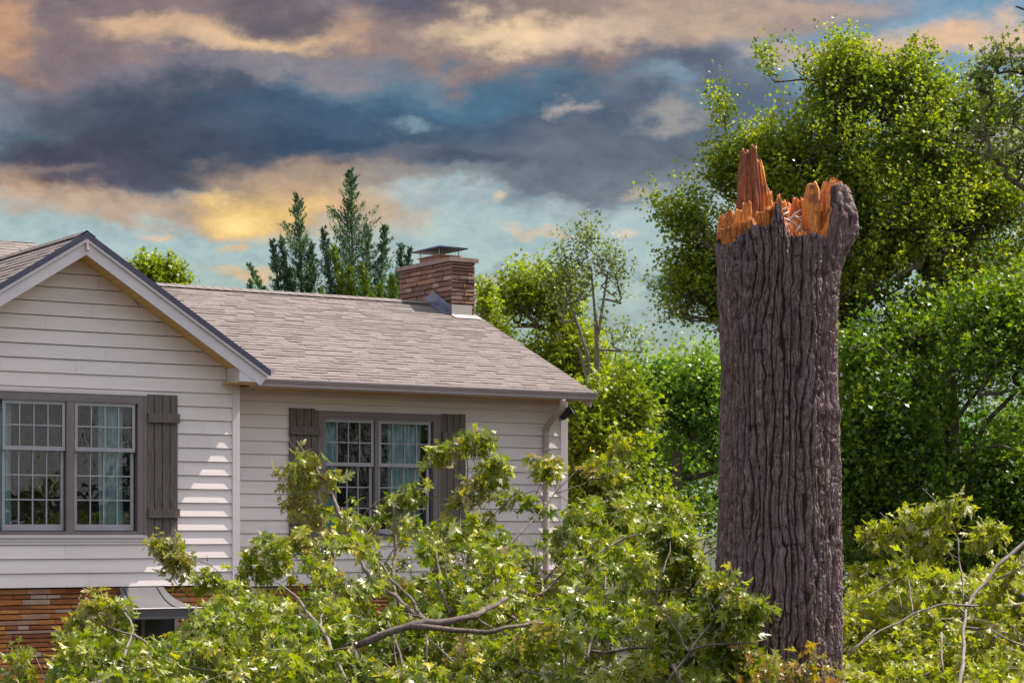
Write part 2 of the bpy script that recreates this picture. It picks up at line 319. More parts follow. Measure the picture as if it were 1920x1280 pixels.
# ------------------------------------------------------------------ the house (local axes: x along the wall, y into the house, z up)
RZ = math.atan2(UA.y, UA.x)
house = thing('house', 'pale lap sided house with a stone base, gable front and stone chimney', 'house', tuple(CORNER), RZ)
EXP = .1757
def cut(intervals, holes):
    out = []
    for a, b in intervals:
        segs = [(a, b)]
        for h0, h1 in holes:
            nx = []
            for s0, s1 in segs:
                if h1 <= s0 or h0 >= s1: nx.append((s0, s1)); continue
                if h0 > s0: nx.append((s0, h0))
                if h1 < s1: nx.append((h1, s1))
            segs = nx
        out += segs
    return out
def siding(v0, zbot, ztop, ul, ur, holes, seed):
    """lap boards; ul/ur give the left and right limit at a height; holes (u0,u1,z0,z1)"""
    mb = MB(); r = random.Random(seed); n = int(math.ceil((ztop - zbot) / EXP))
    for i in range(n):
        z0, z1 = zbot + i * EXP, min(zbot + (i + 1) * EXP, ztop)
        cuts = sorted({z0, z1} | {z for h in holes for z in h[2:] if z0 < z < z1})
        jn = [r.uniform(ul(z0), ur(z0)) for _ in range(1 if ur(z0) - ul(z0) < 3 else 2)]
        for za, zb in zip(cuts[:-1], cuts[1:]):
            hs = [(h[0], h[1]) for h in holes if h[2] < (za + zb) / 2 < h[3]] + [(j - .0014, j + .0014) for j in jn]
            pa = lambda z: v0 - .022 + (z - z0) / EXP * .0200
            L, R = min(ul(za), ul(zb)), max(ur(za), ur(zb))
            for s0, s1 in cut([(L, R)], hs):
                a0, a1, b0, b1 = max(s0, ul(za)), min(s1, ur(za)), max(s0, ul(zb)), min(s1, ur(zb))
                if a1 - a0 < .002: continue
                if b1 < b0: b0 = b1 = (b0 + b1) / 2
                w = r.uniform(-.0008, .0008)
                zq = za + (.0085 if za == z0 else 0)
                mb.add([(a0, pa(za) + w, zq), (a1, pa(za) + w, zq), (b1, pa(zb) + w, zb), (b0, pa(zb) + w, zb), (a0, v0 + .004, zq), (a1, v0 + .004, zq)],
                       [(0, 1, 2, 3), (0, 4, 5, 1)])
    return mb
GU, GZ, GP = -2.187, 6.065, .635        # gable ridge
groof = lambda u: GZ - GP * abs(u - GU)
gw = lambda z: (GZ - .20 - z) / GP      # half width of the wall under the rake
win1 = (-3.30, -1.258, 2.385, 4.129)
siding(0, 1.733, GZ - .22, lambda z: max(-4.33, GU - gw(z)), lambda z: min(-.043, GU + gw(z)), [win1], 3).build('siding_wall', M['siding'], house)
win2 = (1.525, 3.43, 2.335, 4.06)
V1 = .6
siding(V1, 1.695, 4.36, lambda z: .02, lambda z: 5.50, [win2], 5).build('siding_wall', M['siding'], house)
def shell():     # sheathing, side walls, so that the house is solid from every side
    mb = MB()
    mb.box(-4.34, -3.32, .006, .05, 1.74, 4.4); mb.box(-1.24, .03, .006, .05, 1.74, 4.4); mb.box(-3.32, -1.24, .006, .05, 1.74, 2.38); mb.box(-3.32, -1.24, .006, .05, 4.14, 4.4)
    mb.box(0.03, 1.51, V1 + .006, V1 + .05, 1.70, 4.36); mb.box(3.44, 5.56, V1 + .006, V1 + .05, 1.70, 4.36); mb.box(1.51, 3.44, V1 + .006, V1 + .05, 1.70, 2.33); mb.box(1.51, 3.44, V1 + .006, V1 + .05, 4.07, 4.36)
    mb.box(-.02, .03, .05, V1, 1.74, 4.5); mb.box(5.50, 5.56, V1 + .05, 6.9, 1.70, 4.45); mb.box(-4.36, -4.3, .05, 9, 1.74, 4.4); mb.box(-4.36, 5.56, 6.9, 6.95, 0, 4.4)
    mb.box(-9, -4.36, .8, .9, 0, 4.4); mb.box(-9.05, -9, .8, 10, 0, 4.4)
    # gable ends
    mb.prism([(-4.3, .06, 4.4), (-.05, .06, 4.4), (GU, .06, GZ - .22)], (0, .04, 0))
    mb.prism([(5.52, .2, 4.4), (5.52, 6.95, 4.4), (5.52, 3.65, 5.86)], (.04, 0, 0))
    mb.prism([(-.86, .3, 4.4), (-.86, 10.2, 4.4), (-.86, 5.25, 6.55)], (.04, 0, 0))
    mb.build('side_wall', M['siding'], house)
shell()
def trims():
    for (u0, u1, v0, v1, z0, z1) in [(-.042, .042, -.028, .0, 1.728, 4.55), (5.495, 5.60, V1 - .028, V1 + .0, 1.69, 4.34), (-4.42, -4.33, -.028, 0, 1.728, 4.55)]:
        mb = MB(); mb.box(u0, u1, v0, v1, z0, z1)
        mb.box(u1 - .003, u1 + .02, v0 + .003, v1 + .08, z0, z1) if u1 > 0 else mb.box(u0 - .02, u0 + .003, v0 + .003, v1 + .08, z0, z1)
        mb.build('corner_board', M['trim'], house)
    mb = MB(); mb.box(.045, 5.52, V1 - .035, V1 - .002, 4.245, 4.36); mb.build('frieze_board', M['trim'], house)
    mb = MB(); mb.box(-3.33, -1.23, -.045, -.001, 2.345, 2.385); mb.box(-3.36, -1.20, -.03, -.002, 2.30, 2.343); mb.build('sill_trim', M['trim'], house)
    mb = MB(); mb.box(-3.33, -1.24, -.05, -.001, 4.131, 4.165); mb.build('drip_cap', M['trim'], house)
    mb = MB(); mb.box(1.46, 3.45, V1 - .055, V1 - .001, 4.063, 4.085); mb.build('drip_cap', M['trim'], house)
trims()

def window(u0, u1, z0, z1, v, sashes, split, ztop, zbot, label=None):
    """casing with a centre mullion; sashes: (u range) of each side; upper sash 4x2 panes, lower sash 4x3 panes"""
    f = MB(); cw = .10
    f.box(u0, u0 + cw, v - .042, v + .10, z0, z1); f.box(u1 - cw, u1, v - .042, v + .10, z0, z1)
    f.box(u0 + cw, u1 - cw, v - .042, v + .10, z1 - .095, z1); f.box(u0 + cw, u1 - cw, v - .042, v + .10, z0, z0 + .045)
    um0, um1 = sashes[0][1] + .012, sashes[1][0] - .012
    f.box(um0, um1, v - .036, v + .10, z0 + .045, z1 - .095)
    f.box(u0 - .012, u0 + .018, v - .052, v - .001, z0, z1 + .0) ; f.box(u1 - .018, u1 + .012, v - .052, v - .001, z0, z1)
    fo = f.build('window', M['frame'], house)
    if label: fo['label'] = label
    for a, b in sashes:
        for (zb, zt, rows, dv, br) in ((split, ztop, 2, -.018, .05), (zbot, split + .035, 3, .022, .075)):
            a2, b2 = (a, b) if rows == 2 else (a + .006, b - .006)
            s = MB(); y0, y1 = v + dv, v + dv + .034; st = .038
            s.box(a2, a2 + st, y0, y1, zb, zt); s.box(b2 - st, b2, y0, y1, zb, zt)
            s.box(a2 + st, b2 - st, y0, y1, zt - .035, zt); s.box(a2 + st, b2 - st, y0, y1, zb, zb + br)
            ia, ib, ja, jb = a2 + st, b2 - st, zb + br, zt - .035
            for k in range(1, 4):
                x = ia + (ib - ia) * k / 4; s.box(x - .008, x + .008, y0 + .006, y1 - .006, ja, jb)
            for k in range(1, rows):
                z = ja + (jb - ja) * k / rows; s.box(ia, ib, y0 + .004, y1 - .004, z - .008, z + .008)
            s.build('sash', M['sash'], fo)
            g = MB(); yy = (y0 + y1) / 2; g.add([(ia, yy, ja), (ib, yy, ja), (ib, yy, jb), (ia, yy, jb)], [(0, 1, 2, 3)])
            g.build('pane', M['glass'], fo)
        t = MB(); t.box(a - .012, b + .012, v - .03, v + .09, ztop + .002, z1 - .095 - .001)
        t.build('stop', M['sash'], fo)
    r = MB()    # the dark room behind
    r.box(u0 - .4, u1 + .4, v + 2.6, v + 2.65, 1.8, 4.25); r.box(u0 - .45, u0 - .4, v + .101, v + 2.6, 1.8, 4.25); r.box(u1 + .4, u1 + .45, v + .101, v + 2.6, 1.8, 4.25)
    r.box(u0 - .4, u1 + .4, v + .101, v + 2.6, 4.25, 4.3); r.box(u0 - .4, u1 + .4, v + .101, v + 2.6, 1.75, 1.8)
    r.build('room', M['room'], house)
    return fo
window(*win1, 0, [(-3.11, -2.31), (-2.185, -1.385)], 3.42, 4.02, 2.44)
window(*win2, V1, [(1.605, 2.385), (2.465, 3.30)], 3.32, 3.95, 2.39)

def curtain(u0, u1, z0, z1, v, label, seed):
    r = random.Random(seed); n = 90; vs, fs = [], []
    ph = r.uniform(0, 6); k = 2 * math.pi * (u1 - u0) / .085
    for i in range(n + 1):
        t = i / n; u = u0 + (u1 - u0) * t
        for j in range(7):
            z = z0 + (z1 - z0) * j / 6; am = .022 * (1 - .35 * j / 6)
            vs.append((u + .006 * math.sin(j + t * 20), v + am * math.sin(ph + k * t + .8 * math.sin(t * 7 + ph) + .1 * j), z))
    for i in range(n):
        for j in range(6): fs.append((i * 7 + j, (i + 1) * 7 + j, (i + 1) * 7 + j + 1, i * 7 + j + 1))
    mb = MB(); mb.add(vs, fs); me = bpy.data.meshes.new('curtain'); me.from_pydata(mb.v, [], mb.f)
    o = bpy.data.objects.new('curtain', me); COL.objects.link(o); me.materials.append(M['curtain'])
    o.location = CORNER; o.rotation_euler = (0, 0, RZ); me.polygons.foreach_set('use_smooth', [True] * len(me.polygons))
    tag(o, label, 'curtain', 'teal curtains hanging inside the windows')
curtain(-3.16, -2.93, 1.9, 4.05, .17, 'pale teal curtain at the far left pane of the gable window', 1)
curtain(-1.80, -1.48, 1.9, 4.05, .17, 'pale teal curtain at the right side of the gable window, next to the shutter', 2)
curtain(1.60, 1.93, 1.9, 4.02, V1 + .17, 'pale teal curtain at the left side of the window half hidden by branches', 3)
curtain(2.72, 3.24, 1.9, 4.02, V1 + .17, 'wide pale teal curtain at the right side of the window half hidden by branches', 4)

def shutter(u0, u1, z0, z1, v, bz, label, rusty=False):
    n = 4; w = (u1 - u0) / n; r = random.Random(int(u0 * 100) + 900); root = None
    b = MB(); b.box(u0 + .01, u1 - .01, v - .012, v - .001, z0 + .01, z1 - .01); root = b.build('shutter', M['mortar'], house); root['label'] = label
    for i in range(n):
        p = MB(); p.box(u0 + i * w + .005, u0 + (i + 1) * w - .005, v - .034 - r.uniform(0, .003), v - .0125, z0 + r.uniform(0, .004), z1 - r.uniform(0, .004)); p.build('board', M['shutter'], root)
    for z in bz:
        p = MB(); p.box(u0 + .015, u1 + .01, v - .075, v - .038, z, z + .115); p.build('batten', M['shutter'], root)
shutter(-1.245, -.815, 2.37, 4.155, -.012, (2.60, 3.80), 'shutter right of the gable window')
shutter(-3.75, -3.32, 2.37, 4.155, -.012, (2.60, 3.80), 'shutter left of the gable window')
shutter(1.075, 1.515, 2.29, 4.088, V1 - .012, (2.53, 3.73), 'shutter left of the half hidden window')
shutter(3.445, 3.856, 2.28, 4.08, V1 - .012, (2.53, 3.70), 'shutter right of the half hidden window')

# roofs
def roof_plane(o0, e, s, ulim, smax, exposure, rnd_seed, mat, tab=(.17, .34)):
    """o0 origin on the eave, e unit along the eave, s unit up the slope, ulim(t) -> (u0,u1) at slope distance t"""
    r = random.Random(rnd_seed); mb = MB(); nrm = e.cross(s).normalized(); nrm = nrm if nrm.z > 0 else -nrm
    n = int(smax / exposure) + 1
    for i in range(n):
        t0, t1 = i * exposure, min((i + 1) * exposure + .02, smax)
        a, b = ulim(t0); u = a - r.uniform(0, .2)
        while u < b:
            w = r.uniform(*tab); x0, x1 = max(u, a), min(u + w - .004, b); u += w
            if x1 - x0 < .02: continue
            th = r.choice((.010, .013, .017)); j = r.uniform(-.004, .004)
            P = lambda x, t, h: o0 + e * x + s * t + nrm * h
            mb.add([P(x0, t0 + j, th), P(x1, t0 + j, th), P(x1, t1, .004), P(x0, t1, .004), P(x0, t0 + j, -.004), P(x1, t0 + j, -.004), P(x1, t1, -.004), P(x0, t1, -.004)],
                   [(0, 1, 2, 3), (0, 4, 5, 1), (1, 5, 6, 2), (0, 3, 7, 4)])
    return mb
RP = .434; ez = 4.408                      # main roof plane z = ez + RP * v
sl_ = Vector((0, 1, RP)); S1 = sl_.normalized()
UE = 5.70
bed = lambda pts, dz: [Vector(p) + Vector((0, 0, dz)) for p in pts]
def roofs():
    e = Vector((1, 0, 0))
    # right wing
    L = (Vector((0, 3.65, 0)) - Vector((0, .02, 0))).length * math.sqrt(1 + RP * RP)
    b = MB(); zr = ez + RP * 3.65
    b.prism([(-.75, .04, ez + RP * .04 - .012), (UE - .02, .04, ez + RP * .04 - .012), (UE - .02, 3.65, zr - .012), (-.75, 3.65, zr - .012)], (0, 0, -.10))
    b.prism([(-.75, 3.651, zr - .012), (UE - .02, 3.651, zr - .012), (UE - .02, 7.25, ez - .012), (-.75, 7.25, ez - .012)], (0, 0, -.10))
    ro = b.build('roof', M['shingle_bed'], house); ro['label'] = 'long shingled roof of the right wing'
    roof_plane(Vector((0, .0, ez)), e, S1, lambda t: (-.75, UE), L, .108, 5, M['shingle']).build('shingles', M['shingle'], ro)
    roof_plane(Vector((0, 7.3, ez - .02)), e, Vector((0, -1, RP)).normalized(), lambda t: (-.75, UE), L, .138, 6, M['shingle']).build('shingles', M['shingle'], ro)
    c = MB(); u = -.7; rr = random.Random(4)
    while u < UE - .02:
        for sg in (-1, 1):
            y = 3.65 + sg * .13; c.add([(u, 3.65, zr + .035), (u + .24, 3.65, zr + .028), (u + .24, y, zr - .03), (u, y, zr - .022)], [(0, 1, 2, 3) if sg < 0 else (3, 2, 1, 0)])
        u += .15
    c.build('ridge_cap', M['shingle'], ro)
    # taller block at the left
    zr2 = ez + RP * 5.25; b = MB()
    b.prism([(-9.4, .04, ez - .0), (-.74, .04, ez - .0), (-.74, 5.25, zr2 - .012), (-9.4, 5.25, zr2 - .012)], (0, 0, -.10))
    b.prism([(-9.4, 5.251, zr2 - .012), (-.74, 5.251, zr2 - .012), (-.74, 10.45, ez), (-9.4, 10.45, ez)], (0, 0, -.10))
    ro = b.build('roof', M['shingle_bed'], house); ro['label'] = 'higher shingled roof behind the gable at the left edge'
    L2 = 5.25 * math.sqrt(1 + RP * RP)
    roof_plane(Vector((0, .0, ez)), e, S1, lambda t: (-9.4, -.72), L2, .138, 9, M['shingle']).build('shingles', M['shingle'], ro)
    # front gable
    zt = GZ - .016; hw = 2.46; b = MB(); ze = GZ - GP * hw - .016
    b.prism([(GU, -.36, zt), (GU + hw, -.36, ze), (GU + hw, 4.2, ze), (GU, 4.2, zt)], (0, 0, -.09))
    b.prism([(GU - .001, -.36, zt), (GU - hw, -.36, ze), (GU - hw, 4.2, ze), (GU - .001, 4.2, zt)], (0, 0, -.09))
    ro = b.build('roof', M['shingle_bed'], house); ro['label'] = 'steep shingled gable roof at the left'
    ey = Vector((0, 1, 0)); Lg = hw * math.sqrt(1 + GP * GP)
    for sg in (1, -1):
        s = Vector((-sg, 0, GP)).normalized()
        roof_plane(Vector((GU + sg * hw, 0, GZ - GP * hw)), ey, s, lambda t: (-.42, 4.2), Lg, .138, 11 + sg, M['shingle']).build('shingles', M['shingle'], ro)
    c = MB(); y = -.42
    while y < 4.0:
        for sg in (-1, 1):
            x = GU + sg * .12; c.add([(GU, y, GZ + .035), (GU, y + .24, GZ + .028), (x, y + .24, GZ - .05), (x, y, GZ - .043)], [(0, 1, 2, 3) if sg < 0 else (3, 2, 1, 0)])
        y += .15
    c.build('ridge_cap', M['shingle'], ro)
    # rake boards, dark edge, soffit of the gable
    for sg in (1, -1):
        U = lambda d: GU + sg * d
        zz = lambda d, dz: GZ - GP * d + dz
        d1 = 2.46
        k = MB(); k.prism([(U(0), -.435, zz(0, .012)), (U(d1 + .03), -.435, zz(d1 + .03, .012)), (U(d1 + .03), -.435, zz(d1 + .03, -.062)), (U(0), -.435, zz(0, -.062))], (0, .03, 0))
        k.build('drip_edge', M['dark_edge'], house)
        k = MB(); k.prism([(U(0), -.425, zz(0, -.064)), (U(d1), -.425, zz(d1, -.064)), (U(d1), -.425, zz(d1, -.104)), (U(0), -.425, zz(0, -.104))], (0, .02, 0))
        k.prism([(U(0), -.402, zz(0, -.1045)), (U(d1 - .01), -.402, zz(d1 - .01, -.1045)), (U(d1 - .10), -.402, zz(d1 - .01, -.215)), (U(0), -.402, zz(0, -.262))], (0, .022, 0))
        k.build('rake_board', M['trim'], house)
        # soffit made of short boards
        d = .02; dd = .085
        k = MB()
        while d < 2.34:
            k.prism([(U(d), -.38, zz(d, -.235)), (U(d + dd - .008), -.38, zz(d + dd - .008, -.235)), (U(d + dd - .008), .004, zz(d + dd - .008, -.235)), (U(d), .004, zz(d, -.235))], (0, 0, .012)); d += dd
        k.build('soffit', M['soffit'], house)
        k = MB(); k.prism([(U(0), -.38, zz(0, -.222)), (U(2.40), -.38, zz(2.40, -.222)), (U(2.40), .05, zz(2.40, -.222)), (U(0), .05, zz(0, -.222))], (0, 0, .01)); k.build('soffit_backing', M['mortar'], house)
        # boxed return at the foot of the rake
        k = MB()
        k.prism([(U(2.06), -.398, 4.50), (U(2.14), -.398, 4.475), (U(2.37), -.398, 4.335), (U(2.06), -.398, 4.335)], (0, .016, 0))
        k.box(min(U(2.06), U(2.075)), max(U(2.06), U(2.075)), -.381, -.03, 4.336, 4.53)
        k.prism([(U(2.36), -.381, 4.335), (U(2.46), -.381, 4.47), (U(2.46), .55, 4.47), (U(2.36), .55, 4.335)], (-.012 * sg, 0, 0))
        k.build('cornice_return', M['trim'], house)
        k = MB(); k.box(min(U(2.0), U(2.37)), max(U(2.0), U(2.37)), -.37, .56, 4.322, 4.333); k.build('soffit', M['soffit'], house)
    k = MB(); k.box(GU - .014, GU + .014, -.44, -.404, GZ - .215, GZ - .11); k.tube([(GU, -.44, GZ - .19), (GU, -.47, GZ - .205), (GU, -.45, GZ - .235)], .006); k.build('hook', M['gutter'], house)
    # eave of the right wing
    k = MB(); k.box(.30, 5.68, .075, V1 - .036, 4.318, 4.33); k.box(.30, 5.68, .06, .074, 4.30, 4.39); k.build('soffit', M['soffit'], house)
    # right rake board of the wing
    for uu in ((UE - .05, UE - .025),):
        k = MB()
        k.prism([(uu[0], .06, ez + RP * .06 - .115), (uu[0], 3.65, ez + RP * 3.65 - .115), (uu[0], 3.65, ez + RP * 3.65 - .26), (uu[0], .06, ez + RP * .06 - .22)], (.025, 0, 0))
        k.prism([(uu[0], 7.2, ez - .115), (uu[0], 3.652, ez + RP * 3.65 - .115), (uu[0], 3.652, ez + RP * 3.65 - .26), (uu[0], 7.2, ez - .25)], (.025, 0, 0))
        k.build('rake_board', M['trim'], house)
    # K gutter, the profile swept along the eave
    prof = [(.058, 4.305), (.02, 4.305), (-.004, 4.325), (-.006, 4.350), (-.030, 4.385), (-.034, 4.402), (-.048, 4.404), (-.048, 4.424), (-.040, 4.424), (-.026, 4.408), (.050, 4.33), (.058, 4.33)]
    k = MB(); k.prism([(.225, y, z) for y, z in prof], (5.50, 0, 0)); k.build('gutter', M['gutter'], house)
    # small gable roof gutter end seen at the foot of the rake
    k = MB(); k.prism([(GU + hw + .02, -.40, z - .0) for z in (4.44,)] + [(GU + hw + .10, -.40, 4.45), (GU + hw + .11, -.40, 4.53), (GU + hw + .02, -.40, 4.53)], (0, .42, 0)); k.build('gutter', M['gutter'], house)
    # downspout
    k = MB(); u = 5.135
    P = [(u, .0, 4.31), (u, .005, 4.23), (u + .005, .03, 4.17), (u + .03, .30, 4.04), (u + .06, .48, 3.95), (u + .07, .53, 3.88), (u + .07, .535, 3.80), (u + .07, .535, 2.2), (u + .07, .535, .25), (u + .07, .48, .15), (u + .07, .3, .1)]
    pp = []
    for i in range(len(P) - 1):
        for t in (0, .33, .66): pp.append(Vector(P[i]).lerp(Vector(P[i + 1]), t))
    pp.append(Vector(P[-1])); k.tube(pp, .038, 16, sq=True)
    ds = k.build('downspout', M['downspout'], house, smooth=True)
    for z in (3.6, 2.1, .6):
        s = MB(); s.box(u + .005, u + .135, .484, .49, z, z + .03); s.build('strap', M['gutter'], ds)
    # corner floodlight on the side wall
    k = MB(); k.tube([(5.57, .72, 4.16), (5.61, .68, 4.14), (5.65, .66, 4.12)], .018)
    c, ax = Vector((5.54, .50, 4.13)), Vector((.5, -.5, .55)).normalized()
    k.tube([c - ax * .10, c - ax * .07, c + ax * .03, c + ax * .10, c + ax * .105], [.045, .062, .075, .092, .085], 4)
    k.build('floodlight', M['black'], house)
roofs()

# stone facing below the siding
def stones(x0, x1, z0, z1, place, mat, rows=(.045, .075), lens=(.12, .62), seed=1, gap=.006, dep=.03):
    r = random.Random(seed); mb = MB(); z = z1
    while z > z0:
        h = r.uniform(*rows); x = x0
        while x < x1:
            w = r.uniform(*lens); xe = min(x + w, x1); 
            if x1 - xe < lens[0] * .5: xe = x1
            d = r.uniform(.004, dep); g = gap / 2; zb = max(z - h, z0)
            n = max(1, int((xe - x) / .12)); top, bot = [], []
            for i in range(n + 1):
                xx = x + g + (xe - x - gap) * i / n
                top.append((xx, z - g - r.uniform(0, .003))); bot.append((xx, zb + g + r.uniform(0, .003)))
            if zb < z - .015:
                b = len(mb.v); vs = []
                for (a, c) in zip(top, bot):
                    j = r.uniform(-.004, .004)
                    vs += [place(a[0], 0, a[1]), place(a[0], d + j, a[1] - .006), place(c[0], d + j, c[1] + .006), place(c[0], 0, c[1])]
                fs = []
                for i in range(n):
                    for q in range(3): fs.append((i * 4 + q, i * 4 + q + 1, (i + 1) * 4 + q + 1, (i + 1) * 4 + q))
                fs += [(0, 3, 2, 1), (n * 4, n * 4 + 1, n * 4 + 2, n * 4 + 3)]
                mb.add(vs, fs)
            x = xe
        z -= h
    return mb
def base():
    b = MB(); b.box(-4.36, .0, .06, .12, 0, 1.75); b.box(-.06, 0, .12, V1 + .06, 0, 1.75); b.box(0, 5.56, V1 + .06, V1 + .12, 0, 1.72); b.box(5.50, 5.56, V1 + .12, 6.9, 0, 1.7)
    base = b.build('stone_base', M['mortar'], house)
    stones(-4.36, -.02, 0, 1.728, lambda x, d, z: (x, .059 - d, z), M['stone'], seed=2).build('ledge_stones', M['stone'], base)
    stones(.0, 5.56, 0, 1.69, lambda x, d, z: (x, V1 + .059 - d, z), M['stone'], seed=3).build('ledge_stones', M['stone'], base)
    # basement window under the awning
    f = MB(); u0, u1 = -1.75, -.80; z0, z1 = .78, 1.42
    f.box(u0, u0 + .05, -.02, .05, z0, z1); f.box(u1 - .05, u1, -.02, .05, z0, z1); f.box(u0 + .05, u1 - .05, -.02, .05, z1 - .05, z1); f.box(u0 - .04, u1 + .04, -.05, .05, z0 - .05, z0)
    f.box((u0 + u1) / 2 - .02, (u0 + u1) / 2 + .02, -.015, .05, z0, z1 - .05)
    fo = f.build('window', M['frame'], house); fo['label'] = 'small dark basement window under the awning'
    g = MB(); g.box(u0 + .05, u1 - .05, .0, .01, z0, z1 - .05); g.build('pane', M['black'], fo)
    # awning: concave flared sheet with ribs and a scalloped valance
    n = 14; vs, fs = [], []; T = lambda t: (.62 * t, 1.728 - .25 * (1 - (1 - t) ** 2.0))
    E0 = lambda t: -1.60 - .34 * t ** 1.6; E1 = lambda t: -1.00 + .34 * t ** 1.6
    for i in range(n + 1):
        t = i / n; y, z = T(t)
        for th in (0, .006): vs += [(E0(t), .0 - y - .02, z - th), (E1(t), .0 - y - .02, z - th)]
    for i in range(n):
        a = i * 4; b_ = a + 4; fs += [(a, b_, b_ + 1, a + 1), (a + 2, a + 3, b_ + 3, b_ + 2), (a, a + 2, b_ + 2, b_), (a + 1, b_ + 1, b_ + 3, a + 3)]
    m = MB(); m.add(vs, fs)
    yv = -.62 - .022; z = 1.728 - .25; poly = [(E0(1), z), (E1(1), z)]; k = 26
    W_ = E1(1) - E0(1)
    for i in range(k):
        for q in range(5):
            a = math.pi * q / 4; cx = E1(1) - W_ * (i + .5) / k
            poly.append((cx + math.cos(a) * W_ / k / 2, z - .115 - math.sin(a) * .018))
    m.prism([(x, yv, zz) for x, zz in poly], (0, .006, 0))
    # side cheeks
    for Ef, sg in ((E0, -1), (E1, 1)):
        pts = [(Ef(1), -.64 + .004, z), (Ef(1), -.64 + .004, z - .115), (Ef(0), -.0, z - .115), (Ef(0), -.0, 1.72)] + [(Ef(i / n), -T(i / n)[0] - .02, T(i / n)[1] - .007) for i in range(1, n)]
        m.add(pts, [tuple(range(len(pts)))])
    aw = m.build('awning', M['awning'], house)
    for s in (-1.55, -1.09):
        c = -1.30; rb = MB()
        pts = [((s - c) * (1 + .12 * (i / n) ** 1.6) + c, -T(i / n)[0] - .02, T(i / n)[1] + .006) for i in range(n + 1)]
        rb.tube(pts, .008, 6); rb.build('rib', M['seam'], aw)
    rb = MB(); rb.tube([(E0(1), yv - .002, z + .001), (E1(1), yv - .002, z + .001)], .007, 6); rb.build('rib', M['trim'], aw)
base()
def chimney():
    u0, u1, v0, v1 = 5.19, 5.62, 3.12, 4.72; zb, zt = 5.0, 6.60
    b = MB(); b.box(u0 + .02, u1 - .02, v0 + .02, v1 - .02, 0, zt + .02); root = b.build('chimney', M['mortar'], house)
    kw = dict(rows=(.045, .085), gap=.009, dep=.028)
    stones(u0, u1, 4.0, zt, lambda x, d, z: (x, v0 + .019 - d, z), 0, lens=(.10, .30), seed=21, **kw).build('stones', M['chimney_stone'], root)
    stones(v0, v1, 4.0, zt, lambda x, d, z: (u0 + .019 - d, x, z), 0, lens=(.14, .46), seed=21, **kw).build('stones', M['chimney_stone'], root)
    stones(v0, v1, 4.0, zt, lambda x, d, z: (u1 - .019 + d, x, z), 0, lens=(.14, .46), seed=21, **kw).build('stones', M['chimney_stone'], root)
    c = MB(); r = random.Random(3); x = v0 - .04
    while x < v1:
        w = min(r.uniform(.3, .6), v1 + .04 - x); c.box(u0 - .045 + r.uniform(0, .01), u1 + .045, x, x + w - .008, zt, zt + .062 + r.uniform(-.006, .004)); x += w
    c.box(u0 - .02, u1 + .02, v0 - .02, v1 + .02, zt + .035, zt + .066); c.build('cap_stone', M['cap_stone'], root)
    f = MB(); f.box(u0 + .04, u1 - .02, 3.55, 4.15, zt + .066, zt + .135); f.box(u0 + .015, u1, 3.52, 4.18, zt + .137, zt + .152)
    fl = f.build('flue', M['chimney_stone'], root)
    m = MB(); zz = zt + .153; a0, a1, b0, b1 = u0 - .03, u1 + .05, 3.40, 4.30
    for x in (u0 + .05, u1 - .03):
        for y in (3.56, 4.14): m.box(x - .006, x + .006, y - .006, y + .006, zz, zz + .11)
    for k in range(12):
        y = 3.56 + .58 * k / 11; m.box(u0 + .048, u0 + .051, y - .0015, y + .0015, zz, zz + .11)
    for k in range(7):
        x = u0 + .05 + (u1 - u0 - .08) * k / 6; m.box(x - .0015, x + .0015, 3.555, 3.558, zz, zz + .11)
    for z_ in (zz + .001, zz + .106):
        m.box(u0 + .046, u1 - .026, 3.552, 3.558, z_, z_ + .003); m.box(u0 + .046, u1 - .026, 4.142, 4.148, z_, z_ + .003)
        m.box(u0 + .046, u0 + .052, 3.552, 4.148, z_, z_ + .003); m.box(u1 - .034, u1 - .028, 3.552, 4.148, z_, z_ + .003)
    me = bpy.data.meshes.new('mesh_screen'); me.from_pydata(m.v, [], m.f); me.update()
    bm = __import__('bmesh').new(); bm.from_mesh(me); bm.to_mesh(me); bm.free(); link('mesh_screen', me, M['light_flash'], root, world=False)
    m = MB(); z0 = zz + .11; cx, cy = (a0 + a1) / 2, (b0 + b1) / 2
    m.add([(a0, b0, z0), (a1, b0, z0), (a1, b1, z0), (a0, b1, z0), (cx, cy, z0 + .085), (a0, b0, z0 - .018), (a1, b0, z0 - .018), (a1, b1, z0 - .018), (a0, b1, z0 - .018)],
          [(0, 1, 4), (1, 2, 4), (2, 3, 4), (3, 0, 4), (0, 5, 6, 1), (1, 6, 7, 2), (2, 7, 8, 3), (3, 8, 5, 0), (8, 7, 6, 5)])
    m.build('rain_cap', M['darkmetal'], root)
    # flashing: stepped plate along the left face, apron in front
    zf = lambda v: ez + RP * v if v < 3.65 else ez + RP * (7.3 - v)
    m = MB(); m.prism([(u0 - .018, v0 - .015, zf(v0) - .03), (u0 - .018, 3.65, zf(3.65) - .03), (u0 - .018, 4.4, zf(4.4) - .03), (u0 - .018, 4.4, zf(4.4) + .13), (u0 - .018, 3.65, zf(3.65) + .20), (u0 - .018, v0 - .015, zf(v0) + .16)], (-.006, 0, 0))
    m.prism([(u0 - .024, v0 - .02, zf(v0 - .02) + .022), (u0 - .14, v0 + .02, zf(v0) + .022), (u0 - .14, 3.66, zf(3.65) + .03), (u0 - .024, 3.66, zf(3.65) + .03)], (0, 0, .004))
    m.build('side_flashing', M['lead'], root)
    m = MB(); m.box(u0 - .01, u0 + .36, v0 - .03, v0 - .022, zf(v0) - .03, zf(v0) + .17)
    m.prism([(u0 - .02, v0 - .03, zf(v0 - .03) + .024), (u0 + .42, v0 - .03, zf(v0 - .03) + .024), (u0 + .46, v0 - .17, zf(v0 - .17) + .024), (u0 - .02, v0 - .17, zf(v0 - .17) + .024)], (0, 0, .004))
    m.build('front_flashing', M['light_flash'], root)
chimney()

